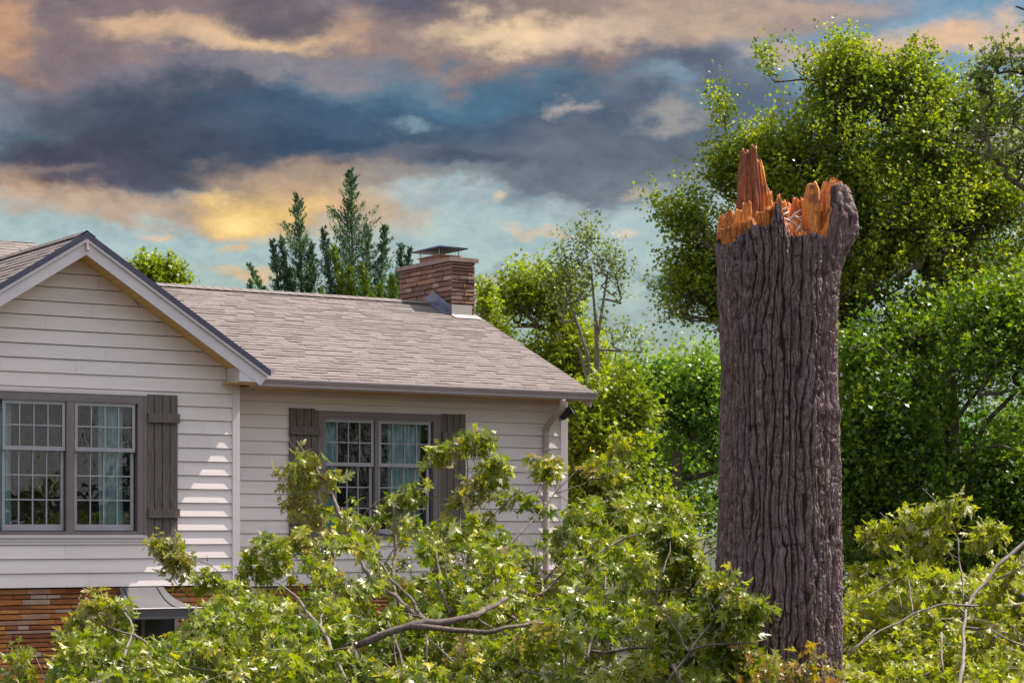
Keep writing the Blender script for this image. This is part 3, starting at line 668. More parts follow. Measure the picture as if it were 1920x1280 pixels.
# a neighbour's house across the street, to the right of and behind the viewer: it is what the glass mirrors
def neighbour():
    d = Vector((.83, -.59, 0)).normalized(); p = Vector((-5.2, 27.5, 0)) + d * 26
    rz = math.atan2(-d.x, d.y)    # local +y points away from our house
    n = thing('neighbouring_house', 'grey shingled house across the street, seen only as a reflection in the gable window', 'house', (p.x, p.y, 0), rz)
    b = MB(); b.box(-.6, 13, 0, 8, 0, 3.3); b.prism([(-.5, .1, 3.3), (-.5, 7.9, 3.3), (-.5, 4, 5.2)], (13.4, 0, 0)); b.build('wall', M['siding'], n)
    r = MB(); r.prism([(-1.1, -.5, 3.15), (13.5, -.5, 3.15), (13.5, 4, 5.3), (-1.1, 4, 5.3)], (0, 0, .08)); r.prism([(-1.1, 8.5, 3.15), (13.5, 8.5, 3.15), (13.5, 4.001, 5.3), (-1.1, 4.001, 5.3)], (0, 0, .08))
    ro = r.build('roof', M['shingle_bed'], n)
    s = Vector((0, 4.5, 2.15)); roof_plane(Vector((0, -.5, 3.24)), Vector((1, 0, 0)), s.normalized(), lambda t: (-1.1, 13.5), s.length, .28, 31, 0, tab=(.4, .9)).build('shingles', M['grey_shingle'], ro)
    for x in (2, 6, 10):
        w = MB(); w.box(x - .8, x + .8, -.05, -.001, 1.0, 2.4); w.build('window', M['frame'], n)
neighbour()

# ------------------------------------------------------------------ plants: numpy helpers
def hash3(i, j, k, seed=0):
    h = (i * 374761393 + j * 668265263 + k * 2147483647 + seed * 974634777) & 0xffffffff
    h = ((h ^ (h >> 13)) * 1274126177) & 0xffffffff
    return ((h ^ (h >> 16)) & 0xffffff) / float(0xffffff)
def vnoise(x, y, z, seed=0, perx=None):
    x, y, z = np.broadcast_arrays(np.asarray(x, float), np.asarray(y, float), np.asarray(z, float))
    i, j, k = np.floor(x).astype(np.int64), np.floor(y).astype(np.int64), np.floor(z).astype(np.int64)
    fx, fy, fz = x - i, y - j, z - k
    fx, fy, fz = [t * t * (3 - 2 * t) for t in (fx, fy, fz)]
    o = 0
    for a in (0, 1):
        ii = i + a
        if perx: ii = ii % perx
        for b in (0, 1):
            for c in (0, 1):
                o = o + hash3(ii, j + b, k + c, seed) * (fx if a else 1 - fx) * (fy if b else 1 - fy) * (fz if c else 1 - fz)
    return o
def unit(a): return a / np.maximum(np.linalg.norm(a, axis=-1, keepdims=True), 1e-9)
# leaf prototypes: x across, y along, z normal
DIAMOND = (np.array([(0, 0, 0), (.30, .48, .07), (0, 1, -.06), (-.30, .48, .07)]), np.array([(0, 1, 2), (0, 2, 3)]))
TRIL = (np.array([(0, 0, 0), (.14, .3, .02), (.48, .55, .08), (.17, .6, .02), (0, 1, -.08), (-.17, .6, .02), (-.48, .55, .08), (-.14, .3, .02)]),
        np.array([(0, 1, 7), (1, 2, 3), (1, 3, 5), (1, 5, 7), (7, 5, 6), (3, 4, 5)]))
def oak_proto(curl=1.0, wide=1.0, twist=0.0):
    def y(x, t):
        z = .22 * abs(x) * curl - .30 * curl * t * t * (1 if t > 0 else 0); tw = twist * t
        return (x * wide * math.cos(tw) - z * math.sin(tw), t * (1 - .10 * curl * t), z * math.cos(tw) + x * wide * math.sin(tw))
    P = [y(0, -.22), y(0, .0), y(.05, .14), y(-.05, .14), y(.24, .20), y(-.24, .20), y(.05, .32), y(-.05, .32), y(.48, .56), y(.36, .66), y(-.48, .56), y(-.36, .66),
         y(.06, .50), y(-.06, .50), y(.34, .90), y(-.34, .90), y(.05, .72), y(-.05, .72), y(.13, .95), y(-.13, .95), y(0, 1.12), y(.26, .32), y(-.26, .32)]
    T = [(0, 2, 3), (2, 4, 6), (3, 7, 5), (2, 6, 7), (2, 7, 3), (6, 21, 8), (6, 8, 9), (6, 9, 12), (7, 10, 22), (7, 11, 10), (7, 13, 11), (6, 12, 13), (6, 13, 7),
         (12, 14, 16), (13, 17, 15), (12, 16, 17), (12, 17, 13), (16, 18, 20), (17, 20, 19), (16, 20, 17)]
    return np.array(P), np.array(T)
def leaf_mesh(name, P, D, N, S, proto):
    pv, pt = proto
    D = unit(D); N = unit(N - D * (N * D).sum(-1, keepdims=True)); R = np.cross(D, N)
    S = np.asarray(S)[:, None, None]
    V = P[:, None, :] + S * (pv[None, :, 0:1] * R[:, None, :] + pv[None, :, 1:2] * D[:, None, :] + pv[None, :, 2:3] * N[:, None, :])
    T = pt[None] + (np.arange(len(P)) * len(pv))[:, None, None]
    return np_mesh(name, V.reshape(-1, 3), T.reshape(-1, 3))
def leaf_mesh_multi(name, parts):
    Vs, Ts, off = [], [], 0
    for P, D, N, S, (pv, pt) in parts:
        if len(P) == 0: continue
        D = unit(D); N = unit(N - D * (N * D).sum(-1, keepdims=True)); R = np.cross(D, N); S = np.asarray(S)[:, None, None]
        V = P[:, None, :] + S * (pv[None, :, 0:1] * R[:, None, :] + pv[None, :, 1:2] * D[:, None, :] + pv[None, :, 2:3] * N[:, None, :])
        T = pt[None] + (np.arange(len(P)) * len(pv))[:, None, None] + off
        Vs.append(V.reshape(-1, 3)); Ts.append(T.reshape(-1, 3)); off += len(P) * len(pv)
    return np_mesh(name, np.concatenate(Vs), np.concatenate(Ts))

def skeleton(polys, attr, rs, step=.45, wobble=.06, sag=.0):
    """polys: explicit polylines [(Vector, r)...], the first is the stem. Returns nodes, parents, min radii"""
    pos, par, rad = [], [], []
    for pl in polys:
        prev = -1
        if pos:
            d = np.linalg.norm(np.array(pos) - np.array(pl[0][0]), axis=1); prev = int(d.argmin())
            if d[prev] > 1.5: prev = -1
        for (p, r) in pl:
            pos.append(tuple(p)); par.append(prev); rad.append(r); prev = len(pos) - 1
    A = np.array(attr); root = np.array(pos[0]); order = np.argsort(np.linalg.norm(A - root, axis=1))
    P = np.zeros((len(pos) + len(A) * 12 + 10, 3)); P[:len(pos)] = pos; n = len(pos); ends = []
    for ai in order:
        a = A[ai]; d = P[:n] - a; c = np.linalg.norm(d, axis=1) + .8 * np.maximum(0, d[:, 2])
        j = int(c.argmin()); L = np.linalg.norm(P[j] - a); k = min(10, max(1, int(L / step))); prev = j
        mid = (P[j] + a) / 2 + rs.normal(0, wobble, 3) * L + np.array([0, 0, -sag * L])
        for q in range(1, k + 1):
            t = q / k; pt = (1 - t) ** 2 * P[j] + 2 * t * (1 - t) * mid + t * t * a
            P[n] = pt; par.append(prev); rad.append(0); prev = n; n += 1
        ends.append(prev)
    cnt = np.zeros(n); 
    for e in ends: cnt[e] += 1
    for i in range(n - 1, -1, -1):
        if par[i] >= 0 and par[i] < i: cnt[par[i]] += cnt[i]
    return P[:n], np.array(par), np.array(rad), cnt, ends
def tubes(P, par, R, seg=5):
    idx = np.where(par >= 0)[0]; a, b = P[par[idx]], P[idx]; rb = R[idx]; ra = np.minimum(R[par[idx]], rb * 1.6)
    t = unit(b - a); ref = np.where(np.abs(t[:, 2:3]) < .9, np.array([[0, 0, 1.]]), np.array([[1., 0, 0]]))
    u = unit(np.cross(t, ref)); v = np.cross(t, u); an = np.arange(seg) * 2 * np.pi / seg
    ring = np.cos(an)[None, :, None] * u[:, None, :] + np.sin(an)[None, :, None] * v[:, None, :]
    b2 = b + t * rb[:, None] * .3
    V = np.concatenate([a[:, None, :] + ring * ra[:, None, None], b2[:, None, :] + ring * rb[:, None, None]], 1)
    k = np.arange(seg); k2 = (k + 1) % seg; f = np.stack([k, k2, k2 + seg, k + seg], -1)
    T = f[None] + (np.arange(len(idx)) * 2 * seg)[:, None, None]
    return V.reshape(-1, 3), T.reshape(-1, 4)

def sample_blobs(blobs, depth, n, rs, gap=.0, gs=.9, shell=.45):
    out = []; w = np.array([b[2] * b[3] for b in blobs], float); w /= w.sum()
    while len(out) < n:
        i = rs.choice(len(blobs), p=w); b = blobs[i]; cx, cy, rx, ry = b[:4]; dd = b[4] if len(b) > 4 else 0
        v = rs.normal(0, 1, 3); v /= np.linalg.norm(v); v *= rs.random() ** shell * rs.uniform(.8, 1.28)
        rd = (rx + ry) / 2 / F * depth * 1.0
        d = depth + dd + v[1] * rd; p = W(cx + v[0] * rx * depth / d, cy - v[2] * ry * depth / d, d)
        if p.z < .3: continue
        if gap > 0 and vnoise(p.x * gs + 9, p.y * gs, p.z * gs, 5) < gap: continue
        out.append(tuple(p))
    return np.array(out)
def foliage(C, centre, rs, per, crad, size, proto, up=.5, droop=0.0, shoots=4):
    """leafy shoots round each clump centre"""
    n = len(C); k = max(1, per // shoots)
    out = unit(C - centre); sd = out[:, None, :] * .5 + rs.normal(0, .6, (n, shoots, 3)) + np.array([0, 0, up]); sd = unit(sd)
    t = rs.random((n, shoots, k, 1)) ** .8; ln = crad * rs.uniform(.6, 1.4, (n, shoots, 1, 1))
    P = C[:, None, None, :] + sd[:, :, None, :] * ln * t * 1.5 + rs.normal(0, 1, (n, shoots, k, 3)) * crad * (.10 + .10 * (1 - t))
    P[..., 2] -= droop * (t[..., 0] ** 2) * crad
    D = sd[:, :, None, :] * .6 + rs.normal(0, .75, (n, shoots, k, 3)); D[..., 2] -= droop
    N = rs.normal(0, .55, (n, shoots, k, 3)) + np.array([0.12, 0, .9])
    P, D, N = P.reshape(-1, 3), D.reshape(-1, 3), N.reshape(-1, 3)
    return P, D, N, size * rs.uniform(.65, 1.3, len(P)), proto
def tree(name, label, cat, base, stem, blobs, depth, nclump, per, size, mat, seed, crad=.32, gap=.0, gs=.9, up=.5, bark='bark_dark', r0=.16, pw=.42, group=None, proto=TRIL, extra=(), shell=.45, droop=.1, wob=.07, tip=.006):
    rs = np.random.RandomState(seed)
    bx = W(base[0], 1000, base[1]); root = thing(name, label, cat, (bx.x, bx.y, 0), 0, group)
    st = [(Vector((bx.x, bx.y, -.05)), r0)] + [(W(px, py, dp), r) for px, py, dp, r in stem]
    fine = []
    for (p, r), (q, s) in zip(st[:-1], st[1:]):
        m = max(1, int((q - p).length / .5))
        for i in range(m): fine.append((p.lerp(q, i / m) + Vector(rs.normal(0, .02, 3)), r + (s - r) * i / m))
    fine.append(st[-1])
    polys = [fine] + [[(W(px, py, dp), r) for px, py, dp, r in e] for e in extra]
    C = sample_blobs(blobs, depth, nclump, rs, gap, gs, shell)
    P, par, rad, cnt, ends = skeleton(polys, C, rs, wobble=wob)
    R = np.maximum(rad, tip * np.maximum(cnt, 1) ** pw)
    V, T = tubes(P, par, R)
    link('trunk', np_mesh('trunk', V, T), M[bark], root, smooth=True)
    centre = C.mean(0); centre[2] -= 1.0
    lp = foliage(C, centre, rs, per, crad, size, proto, up, droop)
    link('crown', leaf_mesh_multi('crown', [lp]), M[mat], root)
    return root

# ------------------------------------------------------------------ trees behind
# the large oak behind the snapped trunk
tree('oak_tree', 'tall leafy oak with an olive green crown behind the snapped trunk', 'tree', (1560, 31), [(1560, 820, 31, .15), (1550, 560, 31, .11), (1570, 330, 31, .06)],
     [(1550, 280, 125, 120), (1690, 300, 120, 120), (1545, 160, 55, 80), (1535, 105, 24, 42), (1655, 175, 42, 70), (1770, 215, 50, 80), (1590, 150, 60, 50), (1700, 170, 40, 50), (1600, 190, 60, 60), (1450, 560, 90, 90), (1470, 330, 80, 90), (1400, 400, 60, 80), (1370, 500, 45, 70), (1860, 250, 50, 60), (1425, 205, 26, 70), (1860, 380, 80, 90), (1700, 640, 120, 60), (1600, 560, 90, 80), (1470, 160, 40, 50), (1360, 240, 38, 55), (1395, 300, 55, 70), (1355, 330, 40, 55),
      (1620, 450, 130, 130), (1760, 420, 125, 130), (1850, 480, 90, 120), (1290, 420, 60, 38), (1260, 405, 36, 30), (1310, 470, 50, 40), (1300, 540, 55, 40), (1275, 580, 32, 22), (1330, 600, 40, 55), (1700, 580, 140, 90), (1860, 620, 90, 90), (1590, 640, 80, 90), (1450, 420, 110, 110), (1900, 380, 60, 60), (1700, 480, 200, 150), (1790, 600, 150, 110)],
     31, 3000, 52, .068, 'leaf_oak', 11, crad=.33, gap=.45, gs=1.9, up=.9, r0=.2, droop=.0,
     extra=[[(1552, 700, 31, .09), (1480, 600, 30.5, .06), (1380, 500, 30.5, .035), (1300, 440, 30.5, .02)], [(1560, 560, 31, .07), (1680, 470, 31, .05), (1780, 380, 31, .03)]])
tree('oak_tree', 'broad deep green oak filling the right edge below the olive crown', 'tree', (1790, 29), [(1790, 900, 29, .14), (1780, 700, 29, .09)],
     [(1680, 720, 110, 90), (1820, 720, 120, 100), (1900, 860, 90, 110), (1700, 860, 120, 90), (1800, 960, 130, 90), (1640, 960, 70, 80), (1620, 790, 60, 80), (1890, 990, 70, 60), (1880, 620, 80, 70), (1720, 650, 90, 40), (1600, 720, 40, 60), (1830, 660, 90, 50), (1610, 860, 40, 70)],
     28.5, 1250, 46, .085, 'leaf_mid', 12, crad=.38, gap=.45, gs=1.3, up=.12, droop=0, r0=.2,
     extra=[[(1792, 900, 29, .05), (1850, 790, 28.5, .035), (1910, 730, 28, .025), (1960, 690, 28, .02)], [(1785, 760, 28.8, .04), (1700, 700, 28.3, .03), (1640, 640, 28, .018), (1590, 655, 28, .008)], [(1790, 880, 28.6, .03), (1830, 840, 28, .02), (1880, 835, 27.6, .015), (1920, 850, 27.6, .01)]])
tree('leaning_tree', 'sparse dark tree reaching in from the right edge, its twigs against the clouds', 'tree', (2060, 27), [(2060, 700, 27, .14), (2050, 400, 27, .10), (2020, 150, 27, .05), (2010, -40, 27, .03)],
     [(1880, 100, 34, 26), (1870, 130, 45, 30), (1850, 165, 30, 25), (1890, 8, 30, 12), (1855, 245, 28, 22), (1900, 215, 30, 20), (1880, 300, 35, 20), (1830, 215, 20, 20), (1905, 330, 25, 30), (1960, 100, 60, 120), (1970, 300, 60, 100), (1850, 130, 20, 12), (1790, 260, 14, 16)],
     27, 190, 22, .075, 'leaf_grey', 13, crad=.15, gap=0, up=.2, bark='bark_dark', r0=.16, wob=.14,
     extra=[[(2040, 300, 27, .05), (1990, 270, 27, .035), (1920, 275, 27, .025), (1890, 290, 27, .012)], [(2030, 200, 27, .05), (1960, 150, 27, .03), (1900, 132, 27, .018), (1870, 138, 27, .01)],
            [(2020, 100, 27, .04), (1950, 30, 27, .02), (1905, 12, 27, .012)], [(1990, 130, 27, .03), (1930, 170, 27, .02), (1890, 205, 27, .01)]])
# dark trees beside the neighbour's house: the glass of both windows mirrors them
for i, (x, y, lab) in enumerate([(18.6, 15.4, 'dark tree nearest to the house across the street, mirrored in the gable window'), (21.2, 18.6, 'dark tree across the street, mirrored in the half hidden window'), (24.2, 22.0, 'dark tree farthest along the street, mirrored in the half hidden window')]):
    px, k = CX + F * x / y, F / y
    tree('street_tree', lab, 'tree', (px, y), [(px, 900, y, .14)], [(px, YH - 2.6 * k, 2.0 * k, 2.6 * k), (px, YH - .3 * k, 2.1 * k, 2.0 * k), (px, YH - 5.2 * k, 1.4 * k, 1.6 * k)], y, 240, 34, .2, 'leaf_dark', 70 + i, crad=.5, r0=.2, group='dark trees across the street')
# dark undergrowth below the oaks
for i, (px, blobs, lab) in enumerate([
    (1640, [(1640, 900, 60, 150), (1620, 1040, 50, 90), (1690, 1020, 70, 90)], 'dark shaded shrub right beside the snapped trunk'),
    (1780, [(1770, 900, 80, 120), (1800, 1040, 90, 100)], 'dark shaded shrub under the middle of the right hand oak'),
    (1900, [(1890, 930, 70, 140), (1920, 1060, 70, 90)], 'dark shaded shrub at the far right edge under the oak')]):
    tree('shrub', lab, 'shrub', (px, 36.5), [(px, 980, 36.5, .05)], blobs, 36.5, 330, 40, .12, 'leaf_mid' if i != 1 else 'leaf_deep', 40 + i, crad=.45, gap=.35, r0=.07, group='dark shrubs under the oaks')
# green trees between the house and the snapped trunk
tree('broadleaf_tree', 'mid green tree left of the snapped trunk, its crown level with the gutter', 'tree', (1270, 44), [(1270, 850, 44, .1)],
     [(1290, 790, 75, 90), (1230, 740, 55, 50), (1330, 720, 40, 60), (1200, 800, 55, 70), (1310, 900, 60, 80), (1240, 880, 60, 70), (1300, 1000, 60, 70), (1345, 850, 30, 100), (1250, 705, 22, 28), (1180, 740, 30, 28)],
     44, 330, 60, .11, 'leaf_bluegreen', 21, crad=.55, gap=.48, up=.2, shell=.9, gs=1.0, r0=.14)
tree('broadleaf_tree', 'dark green tree behind the others, low between the house and the snapped trunk', 'tree', (1200, 52), [(1200, 900, 52, .1)],
     [(1180, 860, 90, 80), (1290, 880, 90, 90), (1220, 960, 120, 70), (1350, 960, 60, 80), (1120, 900, 60, 90)], 52, 340, 48, .15, 'leaf_mid', 22, crad=.7, gap=.35, shell=.9, r0=.14)
tree('broadleaf_tree', 'yellow green tree against the right end of the house', 'tree', (1110, 37), [(1110, 860, 37, .09)],
     [(1110, 830, 60, 70), (1080, 780, 35, 35), (1150, 880, 60, 80), (1090, 930, 50, 80), (1180, 800, 40, 50), (1130, 1000, 80, 60), (1230, 1000, 60, 60), (1170, 745, 25, 25)],
     37, 420, 44, .105, 'leaf_yellow', 23, crad=.33, gap=.42, gs=1.4, r0=.1)
tree('broadleaf_tree', 'green tree rising behind the right roof slope beside the chimney', 'tree', (1020, 43), [(1030, 700, 43, .1)],
     [(985, 580, 45, 50), (1040, 610, 50, 60), (1080, 670, 45, 60), (1000, 540, 30, 35), (1050, 560, 40, 30), (1110, 730, 40, 60), (960, 590, 22, 40), (1020, 660, 50, 50), (1000, 510, 18, 18), (1060, 720, 50, 50)],
     43, 400, 34, .10, 'leaf_yellow', 24, crad=.36, gap=.42, gs=1.3, up=1.0, r0=.13)
tree('broadleaf_tree', 'small yellow green tree peeking out right of the chimney', 'tree', (915, 40), [(915, 640, 40, .06)],
     [(915, 620, 22, 45), (912, 575, 12, 28), (930, 650, 25, 30)], 40, 130, 28, .09, 'leaf_yellow', 25, crad=.22, r0=.07)
tree('broadleaf_tree', 'bright green tree top showing above the roof right of the gable', 'tree', (300, 44), [(300, 560, 44, .06)],
     [(290, 530, 40, 30), (315, 545, 35, 30), (270, 510, 16, 14), (330, 530, 14, 14)], 44, 120, 30, .11, 'leaf_yellow', 26, crad=.25, r0=.08, up=.9)
tree('slender_tree', 'slender tree with bare pale stems and a thin airy crown past the roof corner', 'tree', (1135, 40), [(1132, 850, 40, .075), (1124, 720, 40, .055), (1117, 600, 40, .035), (1108, 500, 40, .018)],
     [(1090, 480, 45, 40), (1130, 500, 40, 35), (1105, 450, 25, 25), (1060, 520, 35, 35), (1150, 540, 25, 35), (1095, 550, 50, 30), (1020, 530, 20, 25), (1165, 500, 14, 16), (1180, 655, 22, 22), (1150, 640, 30, 25), (1195, 640, 12, 12), (1050, 580, 20, 25), (1120, 600, 20, 20)],
     40, 230, 13, .075, 'leaf_grey', 27, crad=.30, bark='bark_grey', r0=.11, shell=.6, wob=.05, tip=.0055, pw=.33, up=.9,
     extra=[[(1124, 760, 40, .04), (1100, 660, 40, .035), (1080, 600, 40, .03), (1062, 540, 40, .015)], [(1128, 800, 40, .05), (1108, 740, 40, .035), (1085, 650, 40, .025)],
            [(1120, 640, 40, .03), (1132, 560, 40, .02), (1140, 510, 40, .01)], [(1135, 800, 40.5, .03), (1146, 720, 40.5, .022), (1155, 660, 40.5, .012)]])

# cedars behind the roof
def cedar(label, base, tips, seed, n, depth, mat='cedar'):
    """tips: spires (top px, top py, bottom px, bottom py, half width px)"""
    rs = np.random.RandomState(seed); bx = W(base, 1000, depth); root = thing('cedar_tree', label, 'cedar', (bx.x, bx.y, 0), 0, 'cedars behind the roof')
    Ps, Ds = [], []; mb = MB(); tot = sum((b[3] - b[1]) * b[4] for b in tips)
    for q, (tx, ty, bx_, by, hw) in enumerate(tips):
        top, bot = W(tx, ty, depth + rs.normal(0, .3) * (q > 0)), W(bx_, by, depth)
        L = (top - bot).length; nb = int(L / .022)
        mb.tube([bot if q else Vector((bot.x, bot.y, 0)), bot.lerp(top, .5), top], [.03 + .02 * (q == 0) * 3, .022, .004], 5)
        ax = np.array((top - bot) / L); ph = rs.uniform(0, 6, 3)
        for i in range(nb):
            t = (i + rs.random()) / nb; a = rs.uniform(0, 2 * np.pi)
            env = hw / F * depth * (t ** .95) * (.6 + .4 * math.sin(t * 23 + ph[0] + 1.5 * math.sin(a * 2 + ph[1])))
            o = np.array(top) - ax * L * t
            rad = np.array([math.cos(a), math.sin(a), 0]); ln = env * (.55 + .9 * rs.random() ** 1.6) * 1.6 + .07
            dirv = unit(rad * 1.1 + np.array([0, 0, .95 + .3 * (1 - t)])); m = int(14 + ln * 110)
            s = rs.random(m) ** .8; wd = .018 + .075 * ln * np.sin(np.pi * np.minimum(1, s * .85 + .12))
            p = o + dirv * (s * ln)[:, None] + rs.normal(0, 1, (m, 3)) * wd[:, None] * .75
            Ps.append(p); Ds.append(np.tile(dirv, (m, 1)) + rs.normal(0, .38, (m, 3)) + np.array([0, 0, .3]))
            if i % 2 == 0: mb.tube([o, o + dirv * ln * .8], [.008, .003], 4)
    P, D = np.concatenate(Ps), np.concatenate(Ds); N = rs.normal(0, .6, P.shape) + np.array([0, -.1, .7])
    proto = (np.array([(0, 0, 0), (.16, .35, .03), (.07, .7, 0), (0, 1, 0), (-.16, .45, .03)]), np.array([(0, 1, 4), (1, 2, 4), (2, 3, 4)]))
    mb.build('trunk', M['bark_dark'], root, world=True)
    link('crown', leaf_mesh('crown', P, D, N, rs.uniform(.035, .10, len(P)), proto), M[mat], root)
D_ = 47
cedar('tallest blue green cedar behind the roof, left of the chimney', 660, [(658, 322, 664, 640, 84), (607, 432, 628, 600, 22), (690, 425, 680, 600, 24), (722, 428, 706, 600, 22), (640, 520, 640, 640, 30)], 61, 44000, D_)
cedar('second cedar behind the roof with a leaning narrow top', 570, [(559, 368, 570, 640, 62), (512, 455, 530, 600, 18), (525, 452, 555, 600, 12), (583, 458, 585, 600, 18), (545, 510, 545, 640, 26), (466, 500, 515, 590, 9)], 62, 32000, D_ + .5)
cedar('slim cedar top touching the left side of the chimney', 750, [(752, 462, 752, 640, 22), (768, 468, 757, 600, 16), (735, 520, 735, 640, 28)], 63, 9000, D_ + 1, 'cedar_blue')
cedar('tiny cedar tip just above the roof ridge, leftmost of the cedars', 471, [(470, 528, 471, 600, 12)], 64, 1500, D_ + 2)
cedar('low yellow green cedar in front of the taller ones, just above the roof ridge', 690, [(655, 505, 660, 620, 20), (625, 465, 650, 600, 10), (682, 500, 688, 620, 16), (712, 535, 712, 620, 22), (738, 520, 738, 620, 20), (600, 545, 605, 620, 16)], 65, 1, 45, 'cedar_gold')

# ------------------------------------------------------------------ the snapped trunk
TD = 18.7; TS = TD / F
def snag():
    cx = 1461; c0 = W(cx, 1000, TD); root = thing('broken_tree_trunk', 'tall thick snapped tree trunk with furrowed grey bark and a splintered orange top', 'tree trunk', (c0.x, c0.y, 0))
    Zp = lambda py: H + (YH - py) * TS
    nt, nz = 900, 1000
    th = np.arange(nt) * 2 * np.pi / nt                       # 0 faces the camera, +pi/2 is the right side
    # bark top line: picture x -> y for the front half; the back half is closed at its own height
    fx = np.array([1340, 1350, 1366, 1385, 1398, 1414, 1430, 1437, 1442, 1447, 1453, 1460, 1472, 1490, 1512, 1527, 1532, 1537, 1545, 1560, 1575, 1600])
    fy = np.array([448, 464, 466, 446, 436, 440, 436, 410, 396, 400, 428, 448, 458, 456, 452, 452, 478, 420, 362, 350, 352, 372])
    xs = cx + 113 * np.sin(th); front = np.cos(th) > 0
    topy = np.where(front, np.interp(xs, fx, fy), np.interp(xs, [1340, 1380, 1450, 1500, 1540, 1590], [430, 400, 392, 384, 366, 372]))
    topy = topy + 5 * (vnoise(th / (2 * np.pi) * 60, 0, 0, 3, 60) - .5) + 3 * (vnoise(th / (2 * np.pi) * 160, 0, 0, 4, 160) - .5)
    ly = np.array([470, 550, 650, 740, 900, 1050, 1250, 1500]); lx = np.array([1347, 1349, 1352, 1353, 1347, 1343, 1335, 1310]); rx = np.array([1579, 1573, 1570, 1572, 1576, 1577, 1582, 1610])
    g = np.linspace(0, 1, nz)[:, None]
    zt = Zp(topy)[None, :]; z = g * zt + (1 - g) * (-.05)      # bottom to top
    py = YH - (z - H) / TS
    L, Rr = np.interp(py, ly, lx), np.interp(py, ly, rx)
    cen = ((L + Rr) / 2 - cx) * TS; rad = (Rr - L) / 2 * TS
    T2 = np.broadcast_to(th[None, :], z.shape); a = T2 / (2 * np.pi)
    # furrowed bark: warped vertical ridges
    wz = z + .0; wa = a + .008 * (vnoise(a * 14, z * 1.5, 0, 1, 14) - .5) + .004 * (vnoise(a * 30, z * 6, 0, 2, 30) - .5)
    def cracks(N, amp, n1, z1, n2, z2, sd, wd):
        # long cracks at a nearly regular spacing whose course wanders, joins and fades
        ph = a * N + amp * (vnoise(a * n1, z * z1, 0, sd, n1) - .5) + amp * .45 * (vnoise(a * n2, z * z2, 0, sd + 30, n2) - .5)
        v = np.abs((ph % 1.0) - .5) * 2; w_ = wd * (.35 + 1.3 * vnoise(a * n2, z * z1 * 1.5, 0, sd + 60, n2))
        return 1 - np.exp(-(v / w_) ** 1.6)
    f1 = cracks(46, 1.35, 24, 1.5, 70, 7.5, 11, .28); f2 = cracks(89, 2.4, 34, 2.6, 100, 11.0, 12, .26); f3 = cracks(140, 3.0, 60, 5.0, 160, 14, 13, .35)
    m2 = .35 + .65 * vnoise(a * 24, z * 2.4, 0, 21, 24)
    h = f1 * (1 - m2 * .62 * (1 - f2)) * .74 + .16 * f3 + .16 * vnoise(a * 300, z * 22, 0, 14, 300) + .12 * vnoise(a * 420, z * 80, 0, 19, 420)
    plate = vnoise(a * 50, z * 14, 0, 15, 50)                  # cross breaks of the plates
    h = h - .24 * np.clip((.34 - plate) / .08, 0, 1) * f1 + .16 * (vnoise(a * 44, z * 6, 0, 18, 44) - .5)
    big = .045 * (vnoise(a * 5, z * .8, 0, 16, 5) - .5)
    # broad lobes: the pale ridge right of the middle and the dark gully beside it
    ang = np.degrees(np.where(T2 > np.pi, T2 - 2 * np.pi, T2))
    lob = .030 * np.exp(-((ang - 26) / 9) ** 2) - .032 * np.exp(-((ang - 8 + 6 * np.sin(z * 1.3)) / 6) ** 2) + .02 * np.exp(-((ang - 60) / 10) ** 2)
    # burl on the right shoulder
    zc = Zp(420); bur = .15 * np.exp(-((ang - 84) / 26) ** 2) * np.exp(-((z - zc) / .24) ** 2) + .07 * np.exp(-((ang - 47) / 9) ** 2) * np.exp(-((z - Zp(400)) / .25) ** 2) \
        - .14 * np.exp(-((ang - 62) / 5) ** 2) * np.exp(-((z - Zp(410)) / .24) ** 2) + .035 * (np.exp(-((py - 775) / 16) ** 2) * np.exp(-((ang - 55) / 25) ** 2)) \
        + .07 * (vnoise(a * 26, z * 9, 0, 17, 26) - .3) * np.exp(-((ang - 70) / 30) ** 2) * np.exp(-((z - zc) / .3) ** 2)
    r = rad + (h - .88) * .066 + big + lob + bur
    HT = h.copy()
    X = c0.x + cen + r * np.sin(T2); Y = c0.y - r * np.cos(T2)
    V = np.stack([X, Y, z], -1)
    # inner lip of the bark, turned inwards and down a little
    lip = V[-1].copy(); ctr = np.stack([c0.x + cen[-1], np.full(nt, c0.y), lip[:, 2]], -1)
    lip2 = ctr + (lip - ctr) * .93; lip2[:, 2] -= .01; lip3 = ctr + (lip - ctr) * .90; lip3[:, 2] -= .25
    V = np.concatenate([V.reshape(-1, 3), lip2, lip3]); nz2 = nz + 2
    i = np.arange(nz2 * nt).reshape(nz2, nt); j = np.roll(i, -1, 1)
    T = np.stack([i[:-1], j[:-1], j[1:], i[1:]], -1).reshape(-1, 4)
    m, n_, out = new_mat('furrowed grey bark')
    tc = n_.new('ShaderNodeTexCoord').outputs['Object']; b = n_.new('ShaderNodeBsdfPrincipled')
    v1 = n_.noise(n_.scale(tc, (1, 1, .14)), 55, 9, .78).outputs['Fac']; v2 = n_.noise(n_.scale(tc, (1, 1, .35)), 5, 4, .6).outputs['Fac']; v3 = n_.noise(n_.scale(tc, (1, 1, .8)), 90, 4, .7).outputs['Fac']
    col = n_.ramp(v1, [(.34, (.06, .036, .034, 1)), (.45, (.17, .112, .105, 1)), (.56, (.31, .225, .215, 1)), (.67, (.60, .49, .46, 1))])
    col = n_.mix(n_.rng(v2, .45, .65, 0, .5), col, (.25, .17, .23, 1)); col = n_.mix(n_.rng(v3, .66, .8, 0, .5), col, (.42, .38, .36, 1))
    ra = n_.new('ShaderNodeAttribute'); ra.attribute_name = 'relief'
    col = n_.mix(n_.rng(ra.outputs['Fac'], .72, .22, 0, .88, True), col, (.030, .017, .016, 1))   # dark brown inner bark, with crack shade painted in to deepen it
